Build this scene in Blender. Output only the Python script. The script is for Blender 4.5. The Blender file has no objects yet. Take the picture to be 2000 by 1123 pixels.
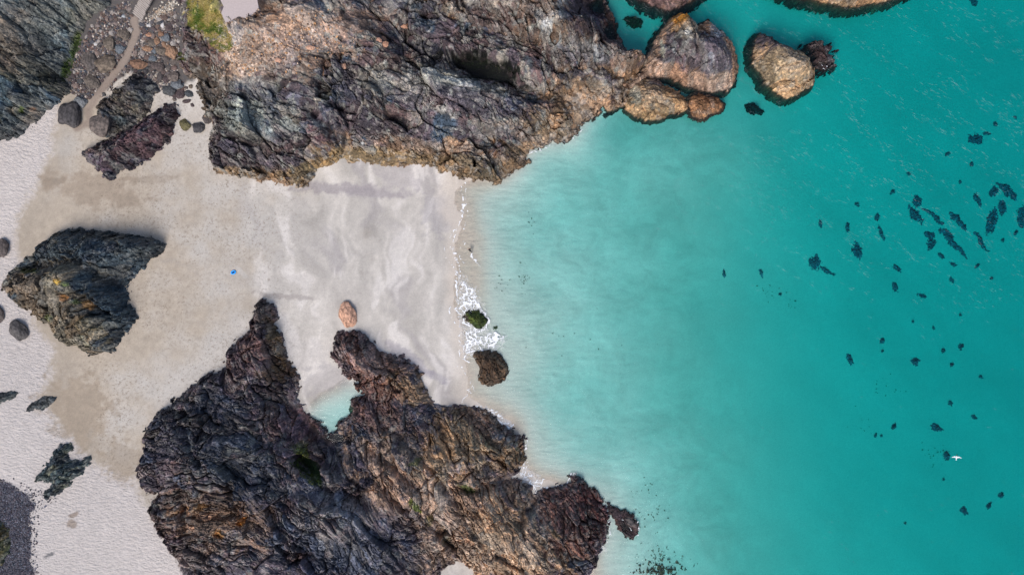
import bpy, bmesh, math, random
import numpy as np
from mathutils import Vector, Matrix, Euler

# ------------------------------------------------------------------ camera, light, exposure
S = bpy.context.scene
HC = 160.0                      # height of the drone above the sea, metres
cam_d = bpy.data.cameras.new('camera'); cam = bpy.data.objects.new('camera', cam_d)
S.collection.objects.link(cam); S.camera = cam
cam.location = (0, 0, HC); cam.rotation_euler = (0, 0, 0)
cam_d.sensor_fit = 'HORIZONTAL'; cam_d.angle = 2 * math.atan(100.0 / HC)
cam_d.clip_start = 0.5; cam_d.clip_end = 20000
SUN_EL = 50.0
SUN_AZ = 205.0                  # clockwise from +Y (top of the picture)
W = bpy.data.worlds.new('World'); S.world = W; W.use_nodes = True
wn = W.node_tree; bg = wn.nodes['Background']
sky = wn.nodes.new('ShaderNodeTexSky'); sky.sky_type = 'NISHITA'; sky.sun_disc = False
sky.sun_elevation = math.radians(SUN_EL); sky.sun_rotation = math.radians(SUN_AZ)
sky.air_density = 1.0; sky.dust_density = 2.5
wn.links.new(sky.outputs[0], bg.inputs[0]); bg.inputs[1].default_value = 0.135
sd = bpy.data.lights.new('sun', 'SUN'); sd.energy = 2.05; sd.angle = math.radians(30); sd.color = (1.0, 0.95, 0.895)
sun = bpy.data.objects.new('sun', sd); S.collection.objects.link(sun)
_el, _az = math.radians(SUN_EL), math.radians(SUN_AZ)
to_sun = Vector((math.sin(_az) * math.cos(_el), math.cos(_az) * math.cos(_el), math.sin(_el)))
sun.rotation_euler = to_sun.to_track_quat('Z', 'Y').to_euler()
sun.location = (0, 0, 60)
S.view_settings.view_transform = 'Standard'; S.view_settings.look = 'None'
S.view_settings.exposure = 0.38; S.view_settings.gamma = 1.0; S.view_settings.use_curve_mapping = False
S.cycles.transparent_max_bounces = 12
S.cycles.max_bounces = 6

COL = S.collection
rnd = random.Random(7)

# ------------------------------------------------------------------ helpers
def X(u): return (np.asarray(u, float) - 1000.0) * 0.1
def Y(v): return (561.5 - np.asarray(v, float)) * 0.1
def lin(c, k=1.0):
    c = np.array(c, float) / 255.0
    return np.where(c <= 0.04045, c / 12.92, ((c + 0.055) / 1.055) ** 2.4) * k

def tag(o, label=None, cat=None, group=None, kind=None):
    if label: o['label'] = label
    if cat: o['category'] = cat
    if group: o['group'] = group
    if kind: o['kind'] = kind
    return o

def hash2(ix, iy, seed):
    h = (ix.astype(np.int64) * 374761393 + iy.astype(np.int64) * 668265263 + seed * 1442695041) & 0xffffffff
    h = ((h ^ (h >> 13)) * 1274126177) & 0xffffffff
    h = ((h ^ (h >> 16)) * 2246822519) & 0xffffffff
    return (h ^ (h >> 15)) & 0xffffffff
def rnd2(ix, iy, seed): return hash2(ix, iy, seed) / 4294967296.0

def perlin(x, y, seed=0):
    xi = np.floor(x); yi = np.floor(y); fx = x - xi; fy = y - yi
    u = fx * fx * fx * (fx * (fx * 6 - 15) + 10); v = fy * fy * fy * (fy * (fy * 6 - 15) + 10)
    def g(dx, dy):
        a = rnd2(xi + dx, yi + dy, seed) * 6.2831853
        return np.cos(a) * (fx - dx) + np.sin(a) * (fy - dy)
    a = g(0, 0) * (1 - u) + g(1, 0) * u
    b = g(0, 1) * (1 - u) + g(1, 1) * u
    return (a * (1 - v) + b * v) * 1.5
def fbm(x, y, scale, oct=4, seed=0, gain=0.5):
    r = 0; a = 1.0; f = 1.0 / scale; t = 0
    for k in range(oct):
        r = r + a * perlin(x * f + 17.3 * k, y * f - 9.1 * k, seed + k * 31); t += a; a *= gain; f *= 2.03
    return r / t * 1.4
def ridged(x, y, scale, oct=4, seed=0):
    r = 0; a = 1.0; f = 1.0 / scale; t = 0
    for k in range(oct):
        n = 1 - np.abs(perlin(x * f + 5.3 * k, y * f + 3.1 * k, seed + k * 13)) * 1.6
        r = r + a * n * n; t += a; a *= 0.5; f *= 2.1
    return r / t
def voronoi(x, y, seed=0, jit=0.9):
    """distance to nearest and second cell point, vector to the cell point, one random per cell"""
    xi = np.floor(x); yi = np.floor(y)
    f1 = np.full(x.shape, 9.0); f2 = np.full(x.shape, 9.0)
    cx = np.zeros(x.shape); cy = np.zeros(x.shape); ci = np.zeros(x.shape); cj = np.zeros(x.shape)
    for dx in (-1, 0, 1):
        for dy in (-1, 0, 1):
            px = xi + dx; py = yi + dy
            qx = px + 0.5 + (rnd2(px, py, seed) - 0.5) * jit; qy = py + 0.5 + (rnd2(px, py, seed + 77) - 0.5) * jit
            d = np.hypot(qx - x, qy - y)
            m = d < f1
            f2 = np.where(m, f1, np.minimum(f2, d)); f1 = np.where(m, d, f1)
            cx = np.where(m, x - qx, cx); cy = np.where(m, y - qy, cy); ci = np.where(m, px, ci); cj = np.where(m, py, cj)
    return f1, f2, cx, cy, rnd2(ci, cj, seed + 5), rnd2(ci, cj, seed + 6), rnd2(ci, cj, seed + 7)
def sstep(a, b, x):
    t = np.clip((x - a) / (b - a), 0, 1); return t * t * (3 - 2 * t)
def poly_sd(x, y, P):
    """signed distance, positive inside"""
    P = np.asarray(P, float); n = len(P)
    best = np.full(x.shape, 1e18); inside = np.zeros(x.shape, bool)
    for i in range(n):
        ax, ay = P[i]; bx, by = P[(i + 1) % n]
        ex, ey = bx - ax, by - ay; wx, wy = x - ax, y - ay
        L = ex * ex + ey * ey + 1e-12
        t = np.clip((wx * ex + wy * ey) / L, 0, 1)
        best = np.minimum(best, (wx - ex * t) ** 2 + (wy - ey * t) ** 2)
        if abs(ey) > 1e-9:
            c = ((ay > y) != (by > y)) & (x < ex * (y - ay) / ey + ax)
            inside ^= c
    return np.sqrt(best) * np.where(inside, 1, -1)
def seg_d(x, y, P):
    best = np.full(x.shape, 1e18)
    for i in range(len(P) - 1):
        ax, ay = P[i]; bx, by = P[i + 1]
        ex, ey = bx - ax, by - ay; t = np.clip(((x - ax) * ex + (y - ay) * ey) / (ex * ex + ey * ey + 1e-12), 0, 1)
        best = np.minimum(best, (x - ax - ex * t) ** 2 + (y - ay - ey * t) ** 2)
    return np.sqrt(best)
def blobw(x, y, b, hn, jit):
    """soft, ragged ellipse weight.  b=(u,v,ru,rv,angle_deg_down,...)"""
    cx, cy = X(b[0]), Y(b[1])
    a = math.radians(-b[4]); dx, dy = x - cx, y - cy
    p = (dx * math.cos(a) + dy * math.sin(a)) / (b[2] * 0.1); q = (-dx * math.sin(a) + dy * math.cos(a)) / (b[3] * 0.1)
    return 1 - sstep(0.72, 1.28, np.hypot(p, q) + jit)

def mesh_from(name, verts, faces, mats, parent=None, colors=None, smooth=False, attrs=None):
    me = bpy.data.meshes.new(name)
    verts = np.asarray(verts, np.float32); faces = np.asarray(faces, np.int32)
    nv, nf, k = len(verts), len(faces), faces.shape[1]
    me.vertices.add(nv); me.vertices.foreach_set('co', verts.ravel())
    me.loops.add(nf * k); me.loops.foreach_set('vertex_index', faces.ravel())
    me.polygons.add(nf); me.polygons.foreach_set('loop_start', np.arange(0, nf * k, k, dtype=np.int32))
    me.polygons.foreach_set('use_smooth', np.full(nf, smooth, bool))
    me.update(calc_edges=True)
    if colors is not None:
        at = me.color_attributes.new('Col', 'FLOAT_COLOR', 'POINT')
        c = np.ones((nv, 4), np.float32); c[:, :3] = colors; at.data.foreach_set('color', c.ravel())
    if attrs:
        for k_, v_ in attrs.items():
            at = me.attributes.new(k_, 'FLOAT', 'POINT'); at.data.foreach_set('value', np.asarray(v_, np.float32))
    for m in (mats if isinstance(mats, (list, tuple)) else [mats]): me.materials.append(m)
    o = bpy.data.objects.new(name, me); COL.objects.link(o)
    if parent: o.parent = parent
    return o
def grid_mesh(name, GX, GY, Z, keep, mat, colors, attrs=None, parent=None, smooth=True, origin=(0, 0, 0)):
    ny, nx = GX.shape
    idx = np.full((ny, nx), -1, np.int64)
    fk = keep[:-1, :-1] & keep[1:, :-1] & keep[:-1, 1:] & keep[1:, 1:]
    used = np.zeros((ny, nx), bool)
    used[:-1, :-1] |= fk; used[1:, :-1] |= fk; used[:-1, 1:] |= fk; used[1:, 1:] |= fk
    idx[used] = np.arange(used.sum())
    F = np.stack([idx[:-1, :-1][fk], idx[:-1, 1:][fk], idx[1:, 1:][fk], idx[1:, :-1][fk]], 1)
    V = np.stack([GX[used] - origin[0], GY[used] - origin[1], Z[used] - origin[2]], 1)
    c = colors[used] if colors is not None else None
    a = {k: v[used] for k, v in attrs.items()} if attrs else None
    o = mesh_from(name, V, F, mat, parent, c, smooth, a); o.location = origin
    return o

# ------------------------------------------------------------------ materials
def new_mat(name, rough=0.85):
    m = bpy.data.materials.new(name); m.use_nodes = True
    b = m.node_tree.nodes['Principled BSDF']; b.inputs['Roughness'].default_value = rough
    return m, m.node_tree, b
def N(nt, t, **kw):
    n = nt.nodes.new(t)
    for k, v in kw.items(): setattr(n, k, v)
    return n
def noise(nt, vec, scale, detail=4, rough=0.6):
    n = N(nt, 'ShaderNodeTexNoise'); n.inputs['Scale'].default_value = scale; n.inputs['Detail'].default_value = detail
    n.inputs['Roughness'].default_value = rough; nt.links.new(vec, n.inputs['Vector']); return n
def ramp(nt, src, stops):
    r = N(nt, 'ShaderNodeValToRGB'); e = r.color_ramp.elements
    while len(e) < len(stops): e.new(0.5)
    for i, (p, c) in enumerate(stops):
        e[i].position = p; e[i].color = (*c, 1) if len(c) == 3 else c
    nt.links.new(src, r.inputs[0]); return r
def mixc(nt, mode, fac, a, b):
    m = N(nt, 'ShaderNodeMix'); m.data_type = 'RGBA'; m.blend_type = mode
    if isinstance(fac, (int, float)): m.inputs[0].default_value = fac
    else: nt.links.new(fac, m.inputs[0])
    for s, i in ((a, 6), (b, 7)):
        if isinstance(s, tuple): m.inputs[i].default_value = (*s, 1)
        else: nt.links.new(s, m.inputs[i])
    return m.outputs[2]

def rock_material(name, spec=0.3):
    m, nt, b = new_mat(name, 0.72); L = nt.links.new
    b.inputs['Specular IOR Level'].default_value = spec
    at = N(nt, 'ShaderNodeAttribute', attribute_name='Col'); tc = N(nt, 'ShaderNodeTexCoord')
    g = noise(nt, tc.outputs['Object'], 3.2, 6, 0.72)
    gr = ramp(nt, g.outputs['Fac'], [(0.30, (0.42, 0.44, 0.47)), (0.5, (0.92, 0.92, 0.92)), (0.70, (1.6, 1.58, 1.55))])
    c = mixc(nt, 'MULTIPLY', 0.85, at.outputs['Color'], gr.outputs[0])
    vc = N(nt, 'ShaderNodeTexVoronoi'); vc.inputs['Scale'].default_value = 2.3
    wv = noise(nt, tc.outputs['Object'], 1.5, 3, 0.6); wa = N(nt, 'ShaderNodeVectorMath', operation='MULTIPLY_ADD'); wa.inputs[1].default_value = (.9, .9, .9)
    L(wv.outputs['Color'], wa.inputs[0]); L(tc.outputs['Object'], wa.inputs[2]); L(wa.outputs[0], vc.inputs['Vector'])
    sx = N(nt, 'ShaderNodeSeparateColor'); L(vc.outputs['Color'], sx.inputs[0])
    cr = ramp(nt, sx.outputs[0], [(0.0, (0.42, 0.44, 0.5)), (0.55, (0.95, 0.95, 0.95)), (0.85, (1.3, 1.25, 1.2)), (1.0, (1.8, 1.77, 1.74))])
    c = mixc(nt, 'MULTIPLY', 0.7, c, cr.outputs[0])
    # small pale and rusty flecks of lichen
    v = N(nt, 'ShaderNodeTexVoronoi'); v.inputs['Scale'].default_value = 1.7; L(tc.outputs['Object'], v.inputs['Vector'])
    fl = ramp(nt, v.outputs['Distance'], [(0.06, (1, 1, 1)), (0.17, (0, 0, 0))])
    g2 = noise(nt, tc.outputs['Object'], 0.35, 3, 0.6)
    fm = ramp(nt, g2.outputs['Fac'], [(0.50, (0, 0, 0)), (0.62, (0.55, 0.55, 0.55))])
    fac = mixc(nt, 'MULTIPLY', 1.0, fl.outputs[0], fm.outputs[0])
    lc = mixc(nt, 'MIX', v.outputs['Color'], (0.30, 0.31, 0.28), (0.26, 0.17, 0.10))
    c = mixc(nt, 'MIX', fac, c, lc)
    L(c, b.inputs['Base Color'])
    b1 = N(nt, 'ShaderNodeBump'); b1.inputs['Strength'].default_value = 0.9; b1.inputs['Distance'].default_value = 0.22
    mp = N(nt, 'ShaderNodeMapping'); mp.inputs['Rotation'].default_value = (0, 0, math.radians(55)); mp.inputs['Scale'].default_value = (1, 2.6, 1)
    L(tc.outputs['Object'], mp.inputs[0])
    h = noise(nt, mp.outputs[0], 3.4, 6, 0.72); b1.inputs['Distance'].default_value = .05
    hh = mixc(nt, 'ADD', 1.0, h.outputs['Fac'], sx.outputs[1]); L(hh, b1.inputs['Height'])
    L(b1.outputs[0], b.inputs['Normal'])
    return m
M_ROCK = rock_material('weathered rock')
M_KELP = rock_material('dark weed')

def sand_material():
    m, nt, b = new_mat('beach sand', 0.8); L = nt.links.new
    at = N(nt, 'ShaderNodeAttribute', attribute_name='Col'); tc = N(nt, 'ShaderNodeTexCoord')
    dry = N(nt, 'ShaderNodeAttribute', attribute_name='dry'); spk = N(nt, 'ShaderNodeAttribute', attribute_name='speck')
    g = noise(nt, tc.outputs['Object'], 4.0, 5, 0.75)
    gr = ramp(nt, g.outputs['Fac'], [(0.3, (0.84, 0.84, 0.85)), (0.7, (1.14, 1.14, 1.13))])
    c = mixc(nt, 'MULTIPLY', 1.0, at.outputs['Color'], gr.outputs[0])
    g2 = noise(nt, tc.outputs['Object'], 1.9, 6, 0.85)
    sp = ramp(nt, g2.outputs['Fac'], [(0.38, (1, 1, 1)), (0.47, (0, 0, 0))])
    f = mixc(nt, 'MULTIPLY', 1.0, sp.outputs[0], spk.outputs['Color'])
    c = mixc(nt, 'MIX', f, c, (0.16, 0.12, 0.085))
    L(c, b.inputs['Base Color'])
    mp = N(nt, 'ShaderNodeMapping'); mp.inputs['Rotation'].default_value = (0, 0, math.radians(25)); mp.inputs['Scale'].default_value = (1.0, 1.7, 1)
    L(tc.outputs['Object'], mp.inputs[0])
    rp = noise(nt, mp.outputs[0], 1.3, 4, 0.6)
    rr = ramp(nt, rp.outputs['Fac'], [(0.35, (0, 0, 0)), (0.65, (1, 1, 1))])
    h = mixc(nt, 'MULTIPLY', 1.0, rr.outputs[0], dry.outputs['Color'])
    bp = N(nt, 'ShaderNodeBump'); bp.inputs['Strength'].default_value = 0.85; bp.inputs['Distance'].default_value = 0.13
    L(h, bp.inputs['Height'])
    bp2 = N(nt, 'ShaderNodeBump'); bp2.inputs['Strength'].default_value = 0.35; bp2.inputs['Distance'].default_value = 0.05
    L(g.outputs['Fac'], bp2.inputs['Height']); L(bp.outputs[0], bp2.inputs['Normal'])
    L(bp2.outputs[0], b.inputs['Normal'])
    return m
M_SAND = sand_material()

def water_material():
    m = bpy.data.materials.new('sea water'); m.use_nodes = True; nt = m.node_tree; nt.nodes.clear(); L = nt.links.new
    out = N(nt, 'ShaderNodeOutputMaterial'); mix = N(nt, 'ShaderNodeMixShader')
    tr = N(nt, 'ShaderNodeBsdfTransparent'); gl = N(nt, 'ShaderNodeBsdfGlossy'); gl.inputs['Roughness'].default_value = 0.12
    fr = N(nt, 'ShaderNodeFresnel'); fr.inputs['IOR'].default_value = 1.33
    geo = N(nt, 'ShaderNodeNewGeometry')
    mp = N(nt, 'ShaderNodeMapping'); mp.inputs['Rotation'].default_value = (0, 0, math.radians(30)); mp.inputs['Scale'].default_value = (0.55, 1.6, 1)
    L(geo.outputs['Position'], mp.inputs[0])
    n1 = noise(nt, mp.outputs[0], 0.62, 5, 0.62)
    n2 = noise(nt, mp.outputs[0], 3.0, 3, 0.6)
    bp = N(nt, 'ShaderNodeBump'); bp.inputs['Strength'].default_value = 1.0; bp.inputs['Distance'].default_value = 0.15
    L(n1.outputs['Fac'], bp.inputs['Height'])
    bp2 = N(nt, 'ShaderNodeBump'); bp2.inputs['Strength'].default_value = 0.8; bp2.inputs['Distance'].default_value = 0.03
    L(n2.outputs['Fac'], bp2.inputs['Height']); L(bp.outputs[0], bp2.inputs['Normal'])
    L(bp2.outputs[0], fr.inputs['Normal']); L(bp2.outputs[0], gl.inputs['Normal'])
    L(fr.outputs[0], mix.inputs[0]); L(tr.outputs[0], mix.inputs[1]); L(gl.outputs[0], mix.inputs[2])
    L(mix.outputs[0], out.inputs['Surface'])
    va = N(nt, 'ShaderNodeVolumeAbsorption')
    sr, sg, sb = 0.37, 0.0200, 0.0165; d = sr / 0.98
    va.inputs['Color'].default_value = (1 - sr / d, 1 - sg / d, 1 - sb / d, 1); va.inputs['Density'].default_value = d
    L(va.outputs[0], out.inputs['Volume'])
    return m
M_WATER = water_material()

def plain(name, col, rough=0.7, var=0.25, scale=3.0, bump=0.0, objvar=None):
    m, nt, b = new_mat(name, rough); L = nt.links.new
    tc = N(nt, 'ShaderNodeTexCoord'); g = noise(nt, tc.outputs['Object'], scale, 5, 0.7)
    q = .1 if objvar else .2
    gr = ramp(nt, g.outputs['Fac'], [(0.5 - q, (1 - var,) * 3), (0.5 + q, (1 + var,) * 3)])
    if objvar:
        oi = N(nt, 'ShaderNodeObjectInfo')
        rp = ramp(nt, oi.outputs['Random'], [(i / len(objvar), tuple(c)) for i, c in enumerate(objvar)])
        rp.color_ramp.interpolation = 'LINEAR'
        src = rp.outputs[0]
        c = mixc(nt, 'MULTIPLY', 1.0, src, gr.outputs[0])
    else:
        c = mixc(nt, 'MULTIPLY', 1.0, tuple(col), gr.outputs[0])
    L(c, b.inputs['Base Color'])
    if bump:
        bp = N(nt, 'ShaderNodeBump'); bp.inputs['Strength'].default_value = 0.8; bp.inputs['Distance'].default_value = bump
        L(g.outputs['Fac'], bp.inputs['Height']); L(bp.outputs[0], b.inputs['Normal'])
    return m

# ------------------------------------------------------------------ the ground: beach and sea bed, one height function
G_PTS = [  # (photo column, row, metres above the sea)
 (905,350,0),(900,430,0),(893,480,0.0),(890,530,0.0),(893,600,0.0),(900,650,0.0),(905,700,0.02),(915,760,0.02),(935,790,0.0),(1000,830,0),(1040,920,-.05),
 (1150,1123,.0),(1140,990,.1),(1100,1300,1.0),(1000,330,0),(1120,250,0),(1170,190,.1),(1050,1000,.6),
 (960,400,-.35),(930,400,-.14),(935,480,-.12),(935,560,-.12),(1000,500,-.65),(1100,500,-1.05),(1100,350,-1.05),(1200,300,-1.5),(1300,270,-1.8),(1450,300,-2.5),(1600,300,-5.2),(1800,100,-7.6),(2000,0,-9.5),
 (1950,400,-8.8),(1950,700,-8.2),(1700,600,-6.0),(1500,560,-3.5),(1300,560,-1.9),(1200,700,-1.3),(1100,750,-1.0),(1040,700,-.5),(980,640,-.3),(1000,770,-.28),(1100,870,-.7),(1150,920,-.6),
 (1300,900,-1.5),(1500,900,-3.0),(1700,900,-5.4),(1250,1030,-.8),(1400,1050,-2.0),(1700,1100,-4.6),(1950,1050,-7.0),(1230,50,-3.5),(1400,30,-4.6),(1460,120,-3.6),(1180,215,-.9),(1060,315,-.6),
 (1200,970,-.5),(1200,1100,-.35),(1290,1120,-1.0),(1100,920,-.3),
 (870,350,.1),(850,500,.3),(860,620,.25),(700,400,.8),(740,600,.55),(450,500,1.6),(300,400,2.0),(100,400,2.8),(0,500,3.0),(100,750,2.6),(200,850,2.6),(0,1100,3.3),(200,1100,3.0),
 (350,200,2.6),(200,200,3.2),(180,150,4.2),(250,110,5.6),(330,100,5.6),(370,160,3.4),(260,60,7.2),(290,10,9.0),(300,-120,13.0),(660,800,-.5),(638,835,-.55),(686,785,-.45),(655,762,-.06),(640,720,.18),(600,640,.55),(500,620,1.2),(800,760,.3),
 (880,1115,1.2),(700,1200,2.0),(600,900,1.2),(-150,0,12),(-150,1250,5),(400,0,9),(600,0,8),(700,200,3)]
_gp = np.array(G_PTS, float); _gx, _gy, _gz = X(_gp[:, 0]), Y(_gp[:, 1]), _gp[:, 2]
_c = 4.0
_A = np.sqrt((_gx[:, None] - _gx) ** 2 + (_gy[:, None] - _gy) ** 2 + _c * _c)
_w = np.linalg.solve(_A - 0.0 * np.eye(len(_gx)), _gz - 1.0)
def ground_z(x, y):
    x = np.asarray(x, float); y = np.asarray(y, float)
    xc = np.clip(x, -115, 115); yc = np.clip(y, -70, 70)
    z = np.ones(np.broadcast(x, y).shape)
    for i in range(len(_gx)): z = z + _w[i] * np.sqrt((xc - _gx[i]) ** 2 + (yc - _gy[i]) ** 2 + _c * _c)
    off = np.hypot(x - xc, y - yc)
    z = np.where(z > 0.5, z + off * 0.12 * sstep(0, 200, off), z - off * 0.05)
    z = np.clip(z, -22, 45)
    z = z + fbm(x, y, 9.0, 3, 3) * np.where(z > 0, 0.05, 0.12) * np.clip(np.abs(z) + .1, 0.1, 1) + fbm(x, y, 4.5, 3, 4) * .07 * np.exp(-(z / .25) ** 2)
    z = z + fbm(x, y, 120.0, 4, 9) * np.clip(off - 30, 0, 150) * 0.05
    return z

def axis(lo, hi, fine_lo, fine_hi, step, step2=None, mid=None):
    a = list(np.arange(fine_lo, (mid if mid is not None else fine_hi), step))
    if mid is not None: a += list(np.arange(mid, fine_hi, step2))
    s = step * 2; v = fine_lo; pre = []
    while v > lo: v -= s; s *= 1.25; pre.append(v)
    s = (step2 or step) * 2; v = a[-1]; post = []
    while v < hi: v += s; s *= 1.25; post.append(v)
    return np.array(pre[::-1] + a + post)

DRY = [(-3000,150),(110,150),(112,225),(98,262),(95,300),(78,345),(38,425),(28,480),(60,560),(60,640),(100,675),(98,730),(80,775),(112,830),(190,912),(262,940),(285,1000),(370,1123),(500,1500),(500,3000),(-3000,3000)]
def sand_colors(gx, gy, gz):
    n1 = fbm(gx, gy, 8, 5, 11); n2 = fbm(gx, gy, 2.2, 4, 12); n3 = fbm(gx, gy, 25, 3, 13); nf = fbm(gx, gy, .8, 3, 14)
    kz = 1 - np.clip(gz, 0, 20) / HC; ox, oy = gx, gy; gx = gx / kz; gy = gy / kz   # traced at the height the ground has there
    u = gx * 10 + 1000; v = 561.5 - gy * 10
    dry_c = lin((203, 194, 188)); damp_c = lin((186, 172, 154)); mid_c = lin((197, 190, 181)); swash_c = lin((210, 198, 184)); sea_c = lin((198, 194, 184))
    def lerp(a, b, w): return a + (b - a) * w[..., None]
    C = np.broadcast_to(mid_c, gx.shape + (3,)).copy()
    # damp tan sand of the left-centre
    wd = 1 - sstep(-4, 5, (u - 330) * 0.1 / 4 + n1 * 6 + n3 * 5)
    C = lerp(C, damp_c, wd * 0.95)
    dsd = poly_sd(gx, gy, [(X(a), Y(b)) for a, b in DRY])
    dsd = dsd + n1 * 0.7 + n2 * 0.5
    # darker crest of the damp sand next to the dry
    C = C * (1 - 0.16 * np.exp(-((dsd + 2.5) / 2.6) ** 2) * (0.6 + 0.8 * np.clip(n2 + .4, 0, 1)))[..., None]
    dsd = dsd + nf * .8; dry = sstep(-1.3, 1.0, dsd)
    C = lerp(C, dry_c, dry)
    # streaks on the smooth wet middle: run-off fans, pale and purplish
    mid = sstep(420, 560, u) * (1 - dry)
    wx = gx + fbm(gx, gy, 14, 3, 21) * 5; wy = gy + fbm(gx, gy, 14, 3, 22) * 5
    s1 = fbm(wx * 1.0, wy * .28, 3.2, 4, 23); s2 = fbm(wx * .9 + wy * .35, wy * .3, 5.5, 4, 24)
    C = C * (1 + mid * (0.24 * s1 + 0.24 * s2))[..., None]
    C = lerp(C, lin((172, 165, 164)), mid * sstep(.12, .6, -s2 + n3 * .3) * 0.55)
    C = lerp(C, lin((224, 217, 210)), mid * sstep(.1, .5, s1 + n3 * .5) * 0.65)
    for b in [(650,368,70,9,0,(150,141,142),.6),(735,378,60,7,6,(152,144,146),.6),(700,372,110,12,4,(172,164,164),.5),(560,579,60,5,6,(156,147,142),.6),(770,345,45,22,20,(178,170,170),.5),(860,420,34,40,60,(168,162,164),.5),
              (800,700,60,10,35,(160,153,160),.55),(850,735,40,8,20,(158,152,160),.5),(745,700,40,8,40,(158,152,158),.5),(590,690,30,60,80,(204,197,190),.5),(640,740,30,45,80,(176,170,172),.4),
              (110,355,24,8,-10,(120,106,92),.5),(300,350,40,8,-5,(150,135,118),.4),(160,800,70,60,30,(160,142,120),.55),(190,370,90,30,10,(160,143,124),.6),(240,900,40,40,30,(158,141,120),.5),
              (470,530,14,5,40,(214,208,200),.6),(640,560,260,16,8,(186,178,170),.25),(145,1005,9,4,-20,(140,120,100),.7),(138,1022,10,7,20,(140,122,104),.7),(98,1083,10,4,-20,(80,84,88),.8)]:
        C = lerp(C, lin(b[5]), blobw(gx, gy, b, 0, n2 * .7 + n1 * .3 + nf * .25) * b[6])
    C = C * (1 + n2 * 0.07 + nf * 0.08 + n3 * 0.07)[..., None]
    C = C * (1 + wd * (1 - dry) * .10 * (fbm(gx, gy, 1.3, 3, 41) + n1))[..., None]
    # swash zone, then the pale sea bed with drifting milk-white clouds
    sw = sstep(-.05, 0.16, .16 - gz) * sstep(820, 870, u)
    C = lerp(C, swash_c, sw * .8)
    se = sstep(0.1, .7, -gz)
    C = lerp(C, sea_c, se)
    C = lerp(C, lin((220, 217, 210)), sstep(.02, .3, -gz) * (1 - sstep(.7, 2.2, -gz)) * .95)
    cl = fbm(wx * .8 + wy * .5, wy * .9 - wx * .3, 6, 5, 31)
    near = sstep(.15, .6, -gz) * (1 - sstep(1.5, 3.5, -gz))
    C = C * (1 + near * (0.17 * cl + .08 * fbm(wx, wy, 1.6, 3, 33)))[..., None]
    C = C * (1 + sstep(1.2, 3, -gz) * 0.10 * fbm(gx * .7 + gy * .7, (gy - gx) * .35, 10, 4, 34))[..., None]
    # gully floor: shingle brown with a trodden sandy path (traced at the height the ground has there)
    scree = poly_sd(gx, gy, [(X(a), Y(b)) for a, b in [(100,-300),(100,120),(140,170),(160,195),(190,190),(250,140),(300,140),(345,168),(375,160),(420,60),(450,-300)]]) + n2 * .8
    C = lerp(C, lin((66, 62, 64)), sstep(-.4, .4, scree) * .95)
    pth = seg_d(gx, gy, [(X(a), Y(b)) for a, b in [(262,40),(266,62),(256,92),(243,120),(215,155),(190,188),(172,215),(176,240),(150,250)]]) + n2 * .3
    C = lerp(C, lin((150, 134, 122)), (1 - sstep(.35, 1.2, pth)) * .85)
    # shingle drift in the bottom left corner
    sh = poly_sd(gx, gy, [(X(a), Y(b)) for a, b in [(-400,840),(0,934),(28,950),(58,968),(66,992),(56,1012),(62,1050),(60,1100),(72,1130),(120,1400),(-400,1600)]]) + n2 * .6 + nf * .3
    C = lerp(C, lin((72, 72, 84)), sstep(-.15, .15, sh) * .95)
    gx, gy = ox, oy
    far = sstep(66, 95, np.maximum(np.abs(gy), np.abs(gx) - 45)) * sstep(1.0, 3.0, gz)
    C = lerp(C, lin((84, 92, 52)) * (1 + .3 * n2[..., None]), far)
    speck = np.clip(sstep(100, 200, u) * (1 - sstep(420, 620, u)) * (1 - dry) * (0.55 + n1), 0, 1) + .25 * sstep(400, 500, u) * (1 - sstep(560, 700, u)) * (gz > 0)
    return C * KALB, dry * (gz > 0.3), np.clip(speck, 0, .8) * (gz > .3)
KALB = 0.82

ax = axis(-2500, 4000, -101, 101, 0.25, 0.42, 2.0); ay = axis(-3000, 3000, -57.5, 57.5, 0.25)
GX, GY = np.meshgrid(ax, ay); GZ = ground_z(GX, GY)
from bisect import bisect_right
_axl, _ayl = list(ax), list(ay)
def ground1(x, y):
    j = min(max(bisect_right(_axl, x) - 1, 0), len(_axl) - 2); i = min(max(bisect_right(_ayl, y) - 1, 0), len(_ayl) - 2)
    a = (x - _axl[j]) / (_axl[j + 1] - _axl[j]); b = (y - _ayl[i]) / (_ayl[i + 1] - _ayl[i])
    return float((GZ[i, j] * (1 - a) + GZ[i, j + 1] * a) * (1 - b) + (GZ[i + 1, j] * (1 - a) + GZ[i + 1, j + 1] * a) * b)
def ground_g(x, y):
    x = np.asarray(x, float); y = np.asarray(y, float)
    j = np.clip(np.searchsorted(ax, x, side='right') - 1, 0, len(ax) - 2); i = np.clip(np.searchsorted(ay, y, side='right') - 1, 0, len(ay) - 2)
    a = (x - ax[j]) / (ax[j + 1] - ax[j]); b = (y - ay[i]) / (ay[i + 1] - ay[i])
    return (GZ[i, j] * (1 - a) + GZ[i, j + 1] * a) * (1 - b) + (GZ[i + 1, j] * (1 - a) + GZ[i + 1, j + 1] * a) * b
GC, GD, GS = sand_colors(GX, GY, GZ)
land = GZ > -0.02
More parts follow.
